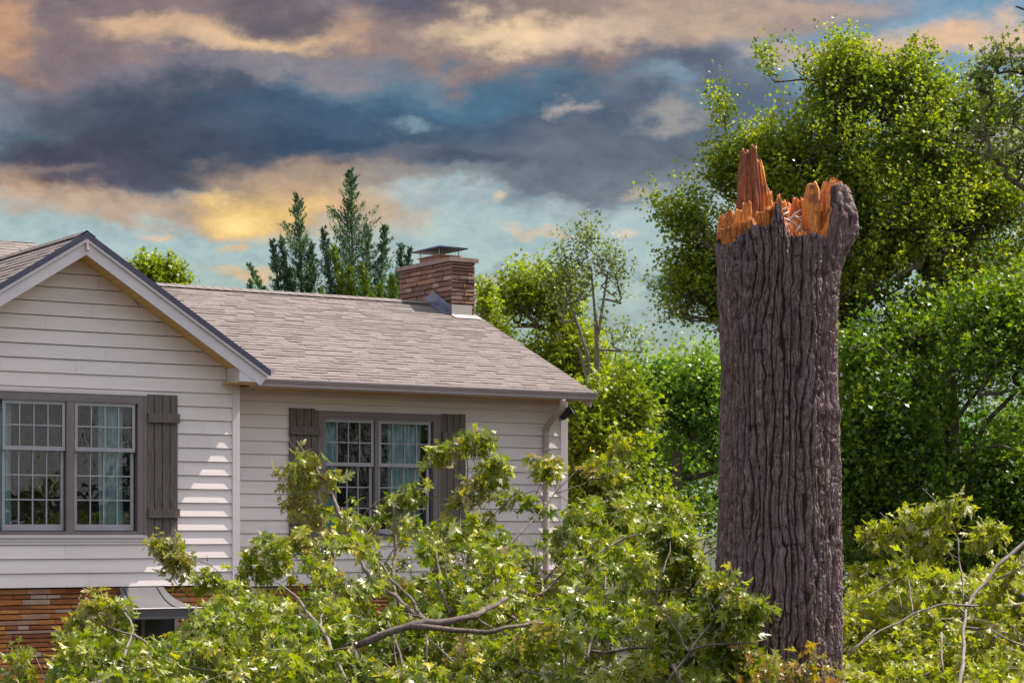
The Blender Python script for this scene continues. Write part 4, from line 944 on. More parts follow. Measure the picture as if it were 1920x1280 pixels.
    n_.link(col, b.inputs['Base Color']); b.inputs['Roughness'].default_value = .9
    bp = n_.new('ShaderNodeBump'); bp.inputs['Strength'].default_value = 1.0; bp.inputs['Distance'].default_value = .022
    n_.link(n_.math('ADD', v1, n_.math('MULTIPLY', v3, .5)), bp.inputs['Height']); n_.link(bp.outputs[0], b.inputs['Normal']); n_.link(b.outputs[0], out.inputs[0])
    bo = link('bark', np_mesh('bark', V, T), m, root, smooth=True)
    at = bo.data.attributes.new('relief', 'FLOAT', 'POINT'); at.data.foreach_set('value', np.concatenate([HT.ravel(), np.full(2 * nt, .3)]).astype(np.float32))
    # sapwood ring: jagged wood standing inside the bark, then the torn floor
    mw, n_, out = new_mat('torn orange wood')
    tc = n_.new('ShaderNodeTexCoord').outputs['Object']; b = n_.new('ShaderNodeBsdfPrincipled')
    v1 = n_.noise(n_.scale(tc, (1, 1, .10)), 60, 8, .75).outputs['Fac']; v2 = n_.noise(tc, 9, 5, .6).outputs['Fac']
    col = n_.ramp(v1, [(.28, (.14, .035, .012, 1)), (.42, (.44, .12, .022, 1)), (.54, (.66, .23, .04, 1)), (.64, (.80, .42, .11, 1)), (.72, (.90, .72, .45, 1))])
    col = n_.mix(n_.rng(v2, .50, .62, 0, .75), col, (.16, .045, .02, 1)); col = n_.mix(n_.rng(v2, .36, .24, 0, .7), col, (.85, .48, .14, 1))
    n_.link(col, b.inputs['Base Color']); b.inputs['Roughness'].default_value = .7
    bp = n_.new('ShaderNodeBump'); bp.inputs['Strength'].default_value = .7; bp.inputs['Distance'].default_value = .01
    n_.link(v1, bp.inputs['Height']); n_.link(bp.outputs[0], b.inputs['Normal']); n_.link(b.outputs[0], out.inputs[0])
    wx = [1338, 1346, 1356, 1370, 1386, 1396, 1404, 1412, 1418, 1426, 1436, 1443, 1447, 1450, 1456, 1464, 1475, 1500, 1528, 1534, 1545, 1560, 1600]
    wy = [424, 428, 432, 428, 428, 420, 432, 438, 408, 402, 402, 380, 376, 394, 430, 446, 452, 450, 448, 430, 352, 346, 356]
    bxk = [1340, 1360, 1390, 1430, 1450, 1480, 1510, 1530, 1560, 1600]; byk = [418, 400, 390, 385, 378, 366, 372, 352, 350, 360]
    topw = np.where(front, np.interp(cx + 110 * np.sin(th), wx, wy), np.interp(cx + 110 * np.sin(th), bxk, byk))
    jag = 8 * (vnoise(a[0] * 30, 0, 0, 23, 30) - .4) * np.where(front, .45, 1.3) + 4 * (vnoise(a[0] * 130, 0, 0, 24, 130) - .5)
    topw = topw - jag; zt = Zp(topw)
    rw = np.interp(Zp(440), [0, 9], [0, 0]) + r[-1] * .955
    rings = []
    prof = [(.86, -.45), (.97, -.12), (.995, -.03), (.975, .0), (.90, -.012), (.87, -.05), (.82, -.16)]
    for s, dz in prof:
        k = (vnoise(a[0] * 90, dz * 12, 0, 25, 90) - .5) * .03
        rings.append(np.stack([c0.x + cen[-1] + (rw * s + k) * np.sin(th), c0.y - (rw * s + k) * np.cos(th), zt + dz], -1))
    zfl = Zp(452)
    for s in (.78, .68, .55, .42, .3, .17, .06):
        k = vnoise(a[0] * 30, s * 14, 0, 26, 30)
        rings.append(np.stack([c0.x + cen[-1] + rw * s * np.sin(th), c0.y - rw * s * np.cos(th), zfl - .07 + .20 * (k - .4) * (s + .3)], -1))
    V = np.concatenate(rings); nr = len(rings); i = np.arange(nr * nt).reshape(nr, nt); j = np.roll(i, -1, 1)
    T = np.stack([i[:-1], j[:-1], j[1:], i[1:]], -1).reshape(-1, 4)
    Vt, Tt = V.tolist(), [tuple(f) for f in T.tolist()]
    rf = np.random.RandomState(77)            # stringy fibres left standing along the break
    for q in range(420):
        if q < 200: an = rf.uniform(0, 2 * np.pi); k = int(an / (2 * np.pi) * nt) % nt; s_ = rf.uniform(.86, 1.0); zb = zt[k] - .03
        else: an = rf.uniform(0, 2 * np.pi); k = int(an / (2 * np.pi) * nt) % nt; s_ = rf.uniform(.15, .8) ; zb = Zp(456)
        bx_, by_ = c0.x + cen[-1][k] + rw[k] * s_ * math.sin(an), c0.y - rw[k] * s_ * math.cos(an)
        hh, ww = rf.uniform(.01, .055) * (1.3 if q > 430 else 1), rf.uniform(.004, .014); lx_, ly_ = rf.normal(0, .015, 2); cr = rf.uniform(0, 3.14)
        ex, ey = math.cos(cr) * ww, math.sin(cr) * ww; b_ = len(Vt)
        Vt += [(bx_ - ex, by_ - ey, zb), (bx_ + ex, by_ + ey, zb), (bx_ - ey * .4, by_ + ex * .4, zb), (bx_ + lx_ - ex * .2, by_ + ly_ - ey * .2, zb + hh * .8 + .02), (bx_ + lx_ + ex * .3, by_ + ly_, zb + hh + .02)]
        Tt += [(b_, b_ + 1, b_ + 4, b_ + 3), (b_ + 1, b_ + 2, b_ + 4), (b_ + 2, b_, b_ + 3, b_ + 4)]
    me = bpy.data.meshes.new('torn_wood'); me.from_pydata(Vt, [], Tt); link('torn_wood', me, mw, root)
    mh = mw.copy(); mh.name = 'dark heartwood'
    for nd in mh.node_tree.nodes:
        if nd.type == 'VALTORGB':
            for e, c in zip(nd.color_ramp.elements, [(.05, .015, .010, 1), (.18, .05, .02, 1), (.34, .11, .04, 1), (.44, .18, .08, 1), (.70, .46, .30, 1)]): e.color = c
    # splinters: fluted tapering slabs
    def shard(pts, dep, thick, seed, jag=.03, mat=mw, flute=.16, sg=56, name='splinter', lean=0.0):
        """pts: (y, xleft, xright) rows in picture units, bottom to top"""
        rs = np.random.RandomState(seed); ys = np.array([p[0] for p in pts], float); n = 40; t = np.linspace(0, 1, n)
        yy = ys[0] + (ys[-1] - ys[0]) * t; o = np.argsort(ys)
        xl = np.interp(yy, ys[o], np.array([p[1] for p in pts], float)[o]); xr = np.interp(yy, ys[o], np.array([p[2] for p in pts], float)[o])
        an = np.arange(sg) * 2 * np.pi / sg; aa = an / (2 * np.pi)
        f = 1 + flute * (vnoise(aa[None] * 16, t[:, None] * 2, 0, seed, 16) - .5) * 2 + flute * .7 * (vnoise(aa[None] * 28, t[:, None] * 3, 0, seed + 1, 28) - .5) * 2
        sc = dep / F; hw = (xr - xl) / 2 * sc; xc = ((xl + xr) / 2 - CX) * sc
        sq = np.sign(np.cos(an)) * np.abs(np.cos(an)) ** .7; sy = np.sign(np.sin(an)) * np.abs(np.sin(an)) ** .8
        X = xc[:, None] + hw[:, None] * sq[None] * f; Yv = dep + lean * t[:, None] + thick * (1 - .5 * t[:, None]) * sy[None] * f
        Z = H + (YH - yy[:, None]) * sc + np.zeros_like(X)
        jz = (vnoise(aa * 7, 0, 0, seed + 2, 7) - .5) * 2.6 * jag + (vnoise(aa * 22, 0, 0, seed + 3, 22) - .5) * 1.2 * jag
        Z = Z + jz[None] * (t[:, None] ** 6)
        V = np.stack([X, Yv, Z], -1).reshape(-1, 3); ctr = V[-sg:].mean(0) - np.array([0, 0, jag * .8]); V = np.concatenate([V, [ctr]])
        q = np.arange(n * sg).reshape(n, sg); w_ = np.roll(q, -1, 1)
        T = np.stack([q[:-1], w_[:-1], w_[1:], q[1:]], -1).reshape(-1, 4); tri = np.stack([q[-1], w_[-1], np.full(sg, n * sg), np.full(sg, n * sg)], -1)
        me = bpy.data.meshes.new(name); me.from_pydata(V.tolist(), [], [tuple(x) for x in T.tolist()] + [tuple(x[:3]) for x in tri.tolist()])
        link(name, me, mat, root, smooth=True)
    D0 = TD
    shard([(450, 1372, 1392), (395, 1380, 1397), (340, 1384, 1399), (300, 1388, 1400), (284, 1390, 1400)], D0 + .10, .05, 101, .015, flute=.3, mat=mh)
    shard([(450, 1386, 1412), (395, 1392, 1412), (340, 1395, 1412), (300, 1397, 1410), (283, 1398, 1408)], D0 + .14, .07, 121, .018, flute=.3, mat=mh)
    shard([(450, 1402, 1430), (395, 1406, 1428), (340, 1407, 1424), (300, 1406, 1420), (278, 1408, 1419)], D0 + .12, .06, 122, .02, flute=.35, mat=mh)
    shard([(450, 1420, 1444), (395, 1424, 1442), (350, 1423, 1436), (318, 1420, 1431), (305, 1420, 1427)], D0 + .17, .05, 123, .03, flute=.3, mat=mw)
    shard([(450, 1396, 1440), (395, 1398, 1444), (365, 1402, 1440), (325, 1404, 1428)], D0 + .24, .07, 124, .03, flute=.3, mat=mh)
    shard([(450, 1428, 1462), (390, 1438, 1452), (360, 1440, 1447)], D0 + .10, .03, 102, .02)
    shard([(450, 1408, 1440), (405, 1416, 1440), (400, 1418, 1438)], D0 - .38, .035, 103, .015)
    shard([(450, 1426, 1462), (410, 1436, 1458), (376, 1443, 1447)], D0 - .40, .03, 104, .01)
    shard([(450, 1385, 1412), (410, 1390, 1411), (382, 1393, 1408)], D0 - .30, .04, 105, .02)
    shard([(450, 1376, 1398), (408, 1378, 1396), (394, 1380, 1394)], D0 - .20, .04, 106, .02)
    shard([(450, 1358, 1382), (412, 1360, 1380), (400, 1362, 1378)], D0 - .12, .05, 107, .02)
    shard([(450, 1344, 1366), (420, 1346, 1364), (408, 1350, 1362)], D0 - .02, .06, 108, .02)
    shard([(512, 1529, 1532), (480, 1523, 1534), (450, 1512, 1536), (410, 1504, 1538), (380, 1504, 1538), (358, 1510, 1536), (345, 1514, 1530)], D0 - .30, .10, 109, .015, flute=.10)
    shard([(440, 1480, 1505), (385, 1484, 1500), (372, 1486, 1498)], D0 + .30, .05, 110, .03)
    shard([(440, 1498, 1520), (390, 1500, 1516), (374, 1502, 1512)], D0 + .30, .05, 111, .03)
    shard([(440, 1450, 1480), (395, 1454, 1478), (378, 1458, 1474)], D0 + .35, .05, 112, .03)
    shard([(455, 1456, 1472), (425, 1458, 1466), (395, 1453, 1458)], D0 - .36, .02, 113, .01)
    shard([(455, 1466, 1486), (432, 1468, 1482), (418, 1470, 1480)], D0 - .20, .04, 114, .02)
    shard([(400, 1532, 1590), (362, 1536, 1586), (350, 1540, 1578)], D0 - .02, .20, 115, .03)
    # twigs and chips caught in the hollow
    rs = np.random.RandomState(8)
    for (pts) in [[(1470, 430), (1478, 412), (1492, 408), (1508, 420), (1516, 436)], [(1452, 400), (1470, 412), (1490, 420), (1500, 436)], [(1462, 398), (1474, 392)], [(1478, 418), (1492, 402), (1502, 396)],
                  [(1485, 440), (1475, 428), (1474, 414)], [(1500, 425), (1490, 440), (1512, 438)], [(1500, 452), (1486, 480)], [(1455, 418), (1468, 405), (1480, 400)], [(1496, 412), (1510, 405), (1518, 412)]]:
        dd = D0 - .30 + rs.uniform(-.06, .05); P = [W(x, y - 2, dd + rs.uniform(-.03, .03)) for x, y in pts]
        mb = MB(); mb.tube(P, [.010 if len(pts) > 2 else .006] * len(P), 6); mb.build('twig', M['white_twig'], root, world=True, smooth=True)
    for k in range(26):
        p = W(rs.uniform(1466, 1524), rs.uniform(424, 448), D0 - rs.uniform(.05, .32)); d = Vector(rs.normal(0, 1, 3)).normalized() * rs.uniform(.02, .05); mb = MB(); mb.tube([p - d, p + d], [.012, .005], 4); mb.build('wood_chip', M['white_twig'] if k % 2 else M['pale_wood'], root, world=True)
snag()

# ------------------------------------------------------------------ fallen limbs
OAK = [oak_proto(.5), oak_proto(1.3, .8, .5), oak_proto(2.0, .7, -.6), oak_proto(2.6, .55, .9), oak_proto(-1.0, .85, -.4), oak_proto(1.6, 1.0, 1.3)]
def limb(name, label, anchor, polys, clusters, seed, leafmat, bark='bark_grey', per=21, size=.104, group='fallen oak limbs', torn=None, wilt=()):
    """polys: polylines in picture units (px,py,depth,r); clusters: (px,py,depth[,n]) leafy tips"""
    rs = np.random.RandomState(seed); a = W(*anchor); root = thing(name, label, 'fallen limb', (a.x, a.y, 0), 0, group)
    P3 = []; mb = MB()
    for pl in polys:
        raw = [(W(x, y, d), r) for x, y, d, r in pl]; fine = []
        for (p, r), (q, s) in zip(raw[:-1], raw[1:]):
            m = max(1, int((q - p).length / .09))
            for i in range(m): fine.append((p.lerp(q, i / m), r + (s - r) * i / m))
        fine.append(raw[-1]); k = len(fine)
        # soften the corners and add a natural wobble
        pts = np.array([tuple(p) for p, _ in fine])
        for _ in range(3):
            if k > 3: pts[1:-1] = (pts[:-2] + 2 * pts[1:-1] + pts[2:]) / 4
        if k > 3:
            ph = rs.uniform(0, 6, 6); t = np.arange(k) * .09
            pts += np.stack([.010 * np.sin(t * 7 + ph[0]) + .006 * np.sin(t * 17 + ph[1]), .01 * np.sin(t * 6 + ph[2]), .010 * np.sin(t * 8 + ph[3]) + .006 * np.sin(t * 19 + ph[4])], -1) * np.minimum(1, np.minimum(t, t[::-1]) / .15)[:, None]
        rr = [r * (1 + .12 * rs.normal()) for _, r in fine]
        mb.tube([Vector(p) for p in pts], rr, 8 if fine[0][1] > .015 else 6); P3.append([(Vector(p), r) for p, r in zip(pts[::3], rr[::3])])
    C = np.array([tuple(W(c[0], c[1], c[2])) for c in clusters]); C[:, 2] = np.maximum(C[:, 2], .12)
    P, par, rad, cnt, ends = skeleton(P3, C, rs, step=.22, wobble=.10, sag=.05)
    n0 = sum(len(p) for p in P3); R = .0022 * np.maximum(cnt, 1) ** .45 + .001; R[:n0] = np.maximum(rad[:n0] * .5, .001)
    V, T = tubes(P, par, R, 4); keep = np.repeat(np.where(par >= 0)[0] >= n0, 4)
    b = len(mb.v); mb.v += [tuple(v) for v in V.tolist()]; mb.f += [tuple(b + x for x in f) for f in T[keep].tolist()]
    mb.build('branch', M[bark], root, world=True, smooth=True)
    if torn:
        m = MB(); m.tube([W(*t[:3]) for t in torn], [t[3] for t in torn], 8); m.build('torn_end', M['pale_wood'], root, world=True, smooth=True)
    # leaves in whorls round the twig ends, hanging
    parts = {}
    wl = np.array([tuple(W(x, y, d)) for x, y, d in wilt]) if len(wilt) else np.zeros((0, 3))
    for ci in range(len(C)):
        n = clusters[ci][3] if len(clusters[ci]) > 3 else per; n = int(n * rs.uniform(.7, 1.35)); c = C[ci]
        ax = unit(rs.normal(0, 1, 3) * np.array([1, 1, .5]) + np.array([0, 0, -.1])); cr = rs.uniform(.05, .11)
        off = ax[None] * rs.uniform(-cr, cr, (n, 1)) * 1.4 + rs.normal(0, .035, (n, 3)); p = c + off
        D = unit(rs.normal(0, 1, (n, 3))) + ax * .3 + np.array([0, 0, -.65]); N = rs.normal(0, .75, (n, 3)) + np.array([.1, -.25, .55])
        S = size * rs.uniform(.5, 1.35, n)
        w = len(wl) and np.linalg.norm(wl - c, axis=1).min() < .28
        parts.setdefault('wilt' if w or rs.random() < .05 else 'fresh', []).append((p, D, N, S))
    for k, mt in (('fresh', leafmat), ('wilt', 'leaf_wilt')):
        if k not in parts: continue
        A = [np.concatenate([q[i] for q in parts[k]]) for i in range(4)]; pick = rs.randint(0, 6, len(A[0]))
        o = link('foliage', leaf_mesh_multi('foliage', [(A[0][pick == i], A[1][pick == i], A[2][pick == i], A[3][pick == i], OAK[i]) for i in range(6)]), M[mt], root)
        if k == 'wilt': o['label'] = 'wilting brownish leaves'
    return root
HEAP = [(0, 1300), (90, 1290), (112, 1245), (150, 1180), (200, 1180), (250, 1215), (300, 1200), (345, 1185), (400, 1125), (440, 1085), (500, 1100), (560, 1120), (600, 1085), (630, 990), (650, 985), (690, 985), (715, 930), (760, 925), (800, 950),
        (850, 985), (890, 950), (960, 985), (1010, 975), (1050, 985), (1080, 945), (1130, 905), (1180, 930), (1230, 955), (1280, 985), (1310, 1060), (1340, 1085), (1400, 1120), (1425, 1150), (1400, 1200), (1440, 1240), (1500, 1275), (1600, 1290)]
HX, HY = zip(*HEAP)
def depth_at(y, back=0.0): return 18.2 + (1280 - y) / 430 * 4.6 + back
GAPS = [(545, 1070, 55, 36), (655, 1050, 34, 30), (780, 1062, 26, 26), (1000, 1000, 45, 30), (1030, 1060, 26, 28), (860, 930, 22, 18), (800, 985, 14, 12), (500, 1040, 20, 20), (965, 935, 22, 14)]
def fill(x0, x1, seed, layers, den=27, gaps=GAPS, top=None, ybot=1300, shift=0.0, keep=1.0):
    rs = np.random.RandomState(seed); out = []
    for back, dens in layers:
        n = int((x1 - x0) * 320 / (den * den) * dens)
        for _ in range(n):
            x = rs.uniform(x0, x1); ty = (np.interp(x, HX, HY) if top is None else np.interp(x, *top)) + 8
            y = rs.uniform(ty - 6, ybot)
            if y < ty: continue
            if y > 1320: continue
            if any(((x - g[0]) / g[2]) ** 2 + ((y - g[1]) / g[3]) ** 2 < 1 for g in gaps): continue
            dd = depth_at(y, back + rs.uniform(-.35, .35)) + shift
            if 640 < x < 960 and abs(y - np.interp(x, [640, 700, 800, 900, 960], [1225, 1194, 1174, 1170, 1160])) < 24 and dd < 19.6: dd = 19.2 + rs.uniform(0, .6)
            out.append((x, y, dd))
    return out
LAY = [(-.6, .30), (0, .46), (.6, .62), (1.3, .75)]
sp = lambda pts, d: [(x, y, d) for x, y in pts]
# limb one: centre left, torn end pointing at the viewer's left, sprig before the window
limb('fallen_limb', 'fallen oak limb in mid heap, its dark bough ending in a pale torn tip', (760, 1280, 19.5),
     [[(664, 1211, 17.9, .030), (700, 1194, 17.9, .036), (740, 1180, 17.9, .036), (800, 1168, 17.95, .032), (860, 1160, 18, .030), (905, 1150, 18.2, .024), (950, 1120, 18.6, .014)],
      [(770, 1174, 17.9, .028), (830, 1180, 17.95, .022), (900, 1184, 18, .020), (980, 1172, 18.3, .016), (1060, 1160, 18.9, .010)],
      [(640, 975, 21.4, .022), (632, 945, 21.6, .021), (612, 905, 21.7, .018), (585, 868, 21.8, .014), (556, 826, 21.9, .007)], [(640, 975, 21.4, .018), (690, 1080, 20.4, .020), (800, 1165, 19.1, .024)],
      [(615, 905, 21.7, .006), (600, 890, 21.7, .004), (598, 868, 21.7, .002)], [(565, 845, 21.8, .005), (548, 835, 21.8, .003), (540, 818, 21.8, .002)], [(625, 925, 21.6, .006), (590, 922, 21.6, .005), (550, 926, 21.6, .004), (535, 935, 21.6, .002)],
      [(655, 1000, 20.9, .008), (715, 1060, 20.3, .012), (770, 1125, 19.6, .015), (802, 1164, 19.1, .02)],
      [(738, 1095, 20.6, .020), (741, 1040, 20.9, .020), (740, 985, 21, .019), (736, 940, 21.1, .016)], [(738, 1095, 20.6, .018), (745, 1170, 19.4, .02)],
      [(720, 1060, 20.8, .008), (745, 1020, 20.9, .007), (775, 990, 21, .005)], [(742, 1070, 20.6, .006), (762, 1060, 20.6, .004), (790, 1045, 20.6, .003)],
      [(680, 966, 21.2, .007), (705, 940, 21.2, .008), (735, 922, 21.2, .008), (760, 916, 21.2, .006), (785, 915, 21.3, .003)],
      [(845, 1152, 19.6, .016), (830, 1110, 20, .016), (820, 1060, 20.3, .013), (812, 1010, 20.6, .009)], [(845, 1150, 19.6, .01), (850, 1120, 19.8, .008), (835, 1060, 20, .006), (828, 1000, 20.2, .004)],
      [(727, 1165, 18.4, .010), (742, 1210, 18.3, .011), (760, 1250, 18.1, .012), (768, 1285, 18, .012)], [(740, 1175, 18.3, .007), (741, 1220, 18.2, .007), (752, 1285, 18.0, .008)],
      [(800, 1195, 18.6, .006), (830, 1215, 18.5, .009), (852, 1245, 18.3, .010)], [(800, 1190, 18.4, .008), (801, 1250, 18.3, .009)]],
     fill(600, 900, 1, LAY) + sp([(545, 868), (535, 880), (552, 890), (560, 905), (575, 895), (548, 915), (562, 935), (590, 860), (570, 850), (605, 890), (600, 905), (618, 895), (575, 945), (545, 950), (560, 960), (598, 945), (610, 960), (595, 975)], 21.7)
     + sp([(560, 1000), (548, 1010), (566, 1020), (556, 1032), (572, 1008)], 21) + sp([(655, 960), (640, 1000), (670, 985), (625, 1000), (610, 1020), (600, 1035)], 21.2) + sp([(742, 935), (765, 925), (772, 908), (762, 940), (790, 930), (725, 960)], 21.2),
     201, 'leaf_fallen', bark='bark_dark', torn=[(648, 1224, 17.9, .005), (656, 1218, 17.9, .018), (664, 1212, 17.9, .026), (672, 1207, 17.9, .030)],
     wilt=[(545, 890, 21.7), (570, 900, 21.7), (600, 900, 21.7), (560, 1010, 21), (560, 940, 21.7), (600, 1010, 21.3)])
# limb two: left part of the heap
limb('fallen_limb', 'fallen oak limb at the left, its leaves across the awning and the lower siding', (330, 1280, 19),
     [[(220, 1290, 17.9, .013), (235, 1220, 18.3, .013), (252, 1190, 18.5, .012), (252, 1180, 18.6, .011), (240, 1150, 18.7, .009), (222, 1132, 18.8, .006), (200, 1125, 18.9, .003)],
      [(252, 1190, 18.5, .010), (225, 1182, 18.6, .007), (195, 1170, 18.7, .005)], [(252, 1190, 18.5, .012), (280, 1212, 18.4, .012), (300, 1226, 18.4, .011), (345, 1250, 18.3, .012)],
      [(512, 1084, 19.8, .007), (560, 1125, 19.3, .011), (595, 1165, 18.9, .014), (620, 1215, 18.4, .015), (645, 1260, 18.1, .016), (660, 1300, 17.9, .016)], [(600, 1170, 18.8, .007), (560, 1150, 18.9, .005)],
      [(612, 1185, 18.7, .006), (632, 1168, 18.7, .004)],
      [(360, 1044, 20.6, .003), (385, 1052, 20.5, .005), (410, 1075, 20.3, .006), (440, 1110, 20, .008), (490, 1160, 19.5, .010), (520, 1230, 18.8, .012)], [(389, 1052, 20.5, .004), (388, 1040, 20.5, .003)],
      [(520, 1230, 18.8, .012), (480, 1260, 18.3, .012), (345, 1250, 18.3, .012)], [(430, 1130, 19.6, .006), (380, 1180, 19, .008), (345, 1250, 18.3, .01)],
      [(614, 1105, 20.5, .007), (618, 1060, 20.6, .006), (630, 1030, 20.6, .004)], [(562, 1035, 20.8, .004), (585, 1050, 20.6, .005), (614, 1085, 20.5, .006)], [(614, 1105, 20.5, .007), (600, 1180, 18.8, .012)]],
     fill(110, 610, 2, LAY) + sp([(300, 1008), (296, 1024), (308, 1030), (318, 1018), (312, 1040), (328, 1040), (322, 1054), (340, 1050), (346, 1062), (352, 1076), (338, 1068), (330, 1030), (352, 1050)], 20.7)
     + sp([(378, 1080), (392, 1078), (385, 1090), (400, 1086)], 20.4) + sp([(160, 1135), (178, 1125), (200, 1128), (215, 1140), (235, 1130), (150, 1160), (132, 1172), (140, 1190), (165, 1150), (190, 1148), (128, 1200), (148, 1215), (172, 1205), (230, 1160), (200, 1165), (215, 1185)], 18.8)
     + sp([(470, 1030), (490, 1018), (500, 1040), (520, 1030), (482, 1055), (505, 1060), (525, 1050), (465, 1065), (535, 1070), (450, 1085), (515, 1015), (480, 1075)], 20.5)
     + sp([(595, 1050), (605, 1062), (585, 1060)], 20.6),
     202, 'leaf_fallen', wilt=[(140, 1175, 18.8), (320, 1025, 20.7)])
# limb three: right of the middle, in front of the house corner
limb('fallen_limb', 'fallen oak limb right of the middle, its shoots rising before the downspout', (1100, 1280, 19.5),
     [[(876, 1035, 20.8, .004), (900, 1075, 20.6, .004)], [(870, 935, 21.2, .006), (880, 880, 21.4, .005), (884, 858, 21.4, .004), (872, 848, 21.4, .003)], [(870, 935, 21.2, .007), (860, 1010, 20.8, .008), (900, 1180, 19.3, .012)], [(884, 858, 21.4, .003), (900, 835, 21.4, .002)],
      [(915, 900, 21.3, .004), (940, 870, 21.4, .005), (965, 858, 21.4, .003)], [(870, 935, 21.2, .005), (915, 905, 21.3, .005)], [(900, 900, 21.3, .004), (880, 940, 21.2, .006), (850, 960, 21, .006)],
      [(920, 1068, 20.3, .016), (940, 1040, 20.5, .015), (965, 1010, 20.7, .013), (990, 985, 20.9, .010), (1040, 925, 21.2, .007), (1085, 880, 21.4, .004), (1120, 845, 21.5, .002)], [(920, 1068, 20.3, .016), (930, 1130, 19.8, .018), (980, 1172, 19.4, .02)],
      [(1000, 1120, 19.8, .010), (1060, 1075, 20.2, .011), (1110, 1040, 20.6, .010), (1170, 1010, 20.9, .008), (1205, 1000, 21, .005), (1240, 990, 21, .003)],
      [(980, 1172, 19.4, .014), (1060, 1205, 19, .013), (1120, 1225, 18.8, .012), (1200, 1215, 18.7, .012), (1320, 1210, 18.6, .010)],
      [(860, 1125, 19.4, .009), (900, 1165, 19.1, .012), (960, 1190, 18.8, .013), (1010, 1220, 18.6, .014), (1060, 1262, 18.3, .015), (1110, 1300, 18, .016)],
      [(1017, 1160, 19.0, .008), (1040, 1190, 18.8, .009), (1065, 1220, 18.6, .010), (1055, 1260, 18.3, .011)], [(975, 1250, 18.2, .008), (1010, 1275, 18.1, .009), (1055, 1262, 18.2, .01)],
      [(960, 1130, 19.6, .009), (1010, 1145, 19.4, .010), (1070, 1130, 19.6, .011), (1110, 1100, 19.8, .009)], [(1100, 1240, 18.6, .014), (1120, 1160, 19.2, .012), (1138, 1110, 19.7, .012), (1136, 1080, 20, .007)],
      [(1125, 1185, 19, .007), (1155, 1195, 18.9, .006), (1190, 1215, 18.8, .005)], [(1030, 925, 21.3, .003), (1000, 920, 21.3, .003), (970, 930, 21.3, .003)], [(1020, 895, 21.4, .003), (1010, 915, 21.4, .004), (1000, 945, 21.3, .004)], [(1036, 900, 21.4, .002), (1045, 925, 21.3, .003), (1065, 940, 21.3, .003)],
      [(1085, 880, 21.4, .003), (1110, 900, 21.4, .004), (1140, 890, 21.4, .003)], [(1040, 925, 21.2, .005), (1100, 905, 21.4, .004), (1140, 885, 21.5, .003)], [(1100, 870, 21.6, .004), (1130, 905, 21.5, .005), (1160, 960, 21.2, .006)],
      [(1010, 1010, 20.8, .004), (1005, 1045, 20.6, .005), (1000, 1075, 20.4, .005)]],
     fill(860, 1240, 3, LAY) + sp([(900, 815), (915, 822), (885, 820), (872, 832), (905, 830), (860, 838), (845, 840), (892, 838), (912, 835)], 21.4) + sp([(812, 850), (822, 840), (806, 860), (826, 862)], 21.4)
     + sp([(925, 870), (938, 862), (920, 885), (912, 895), (930, 895), (905, 905), (940, 905), (952, 880)], 21.3) + sp([(860, 930), (875, 925), (890, 915), (905, 925), (880, 940), (850, 945)], 21.2)
     + sp([(1026, 862), (1036, 868), (1022, 876), (1040, 880), (1032, 888), (1015, 868)], 21.4) + sp([(1165, 820), (1158, 835), (1170, 840), (1150, 850), (1175, 850)], 21.8) + sp([(1120, 860), (1140, 875), (1155, 890), (1130, 895), (1165, 880), (1110, 880)], 21.6)
     + sp([(965, 925), (985, 935), (1000, 945), (950, 940), (1020, 950)], 21.2),
     203, 'leaf_fallen', bark='bark_dark', wilt=[(875, 930, 21.2)])
# limb four: in front of the snapped trunk's left side
limb('fallen_limb', 'fallen oak limb lying against the lower left side of the snapped trunk', (1330, 1280, 17.6),
     [[(1240, 1300, 17.5, .016), (1290, 1220, 17.6, .012), (1345, 1155, 17.7, .009), (1360, 1120, 17.7, .006), (1362, 1090, 17.7, .003)], [(1345, 1155, 17.7, .006), (1325, 1110, 17.8, .005), (1310, 1080, 17.9, .003)],
      [(1290, 1220, 17.6, .008), (1380, 1200, 17.5, .006), (1420, 1205, 17.4, .004)], [(1262, 1245, 17.4, .018), (1280, 1290, 17.3, .018)], [(1210, 1108, 18.4, .006), (1260, 1107, 18.4, .006), (1290, 1106, 18.4, .005)], [(1290, 1220, 17.6, .009), (1230, 1120, 18.3, .008), (1210, 1108, 18.4, .006)],
      [(1270, 980, 19.6, .003), (1300, 965, 19.6, .004), (1335, 962, 19.6, .003)], [(1230, 1120, 18.3, .008), (1260, 1010, 19.4, .005), (1270, 980, 19.6, .004)]],
     [(x, y, min(d, 17.9 if x > 1335 else 20) + (0 if x > 1335 else -.5)) for x, y, d in fill(1225, 1435, 4, [(0, 1.0), (.5, 1.0), (1.0, .8)])] + sp([(1355, 1085), (1375, 1110), (1400, 1120), (1418, 1130), (1390, 1140), (1410, 1150), (1425, 1145), (1340, 1080), (1385, 1165), (1400, 1170), (1370, 1145)], 17.6)
     + sp([(1265, 955), (1255, 940), (1275, 965), (1240, 950), (1225, 940), (1200, 945)], 19.9),
     204, 'leaf_fallen', bark='bark_dark', wilt=[])
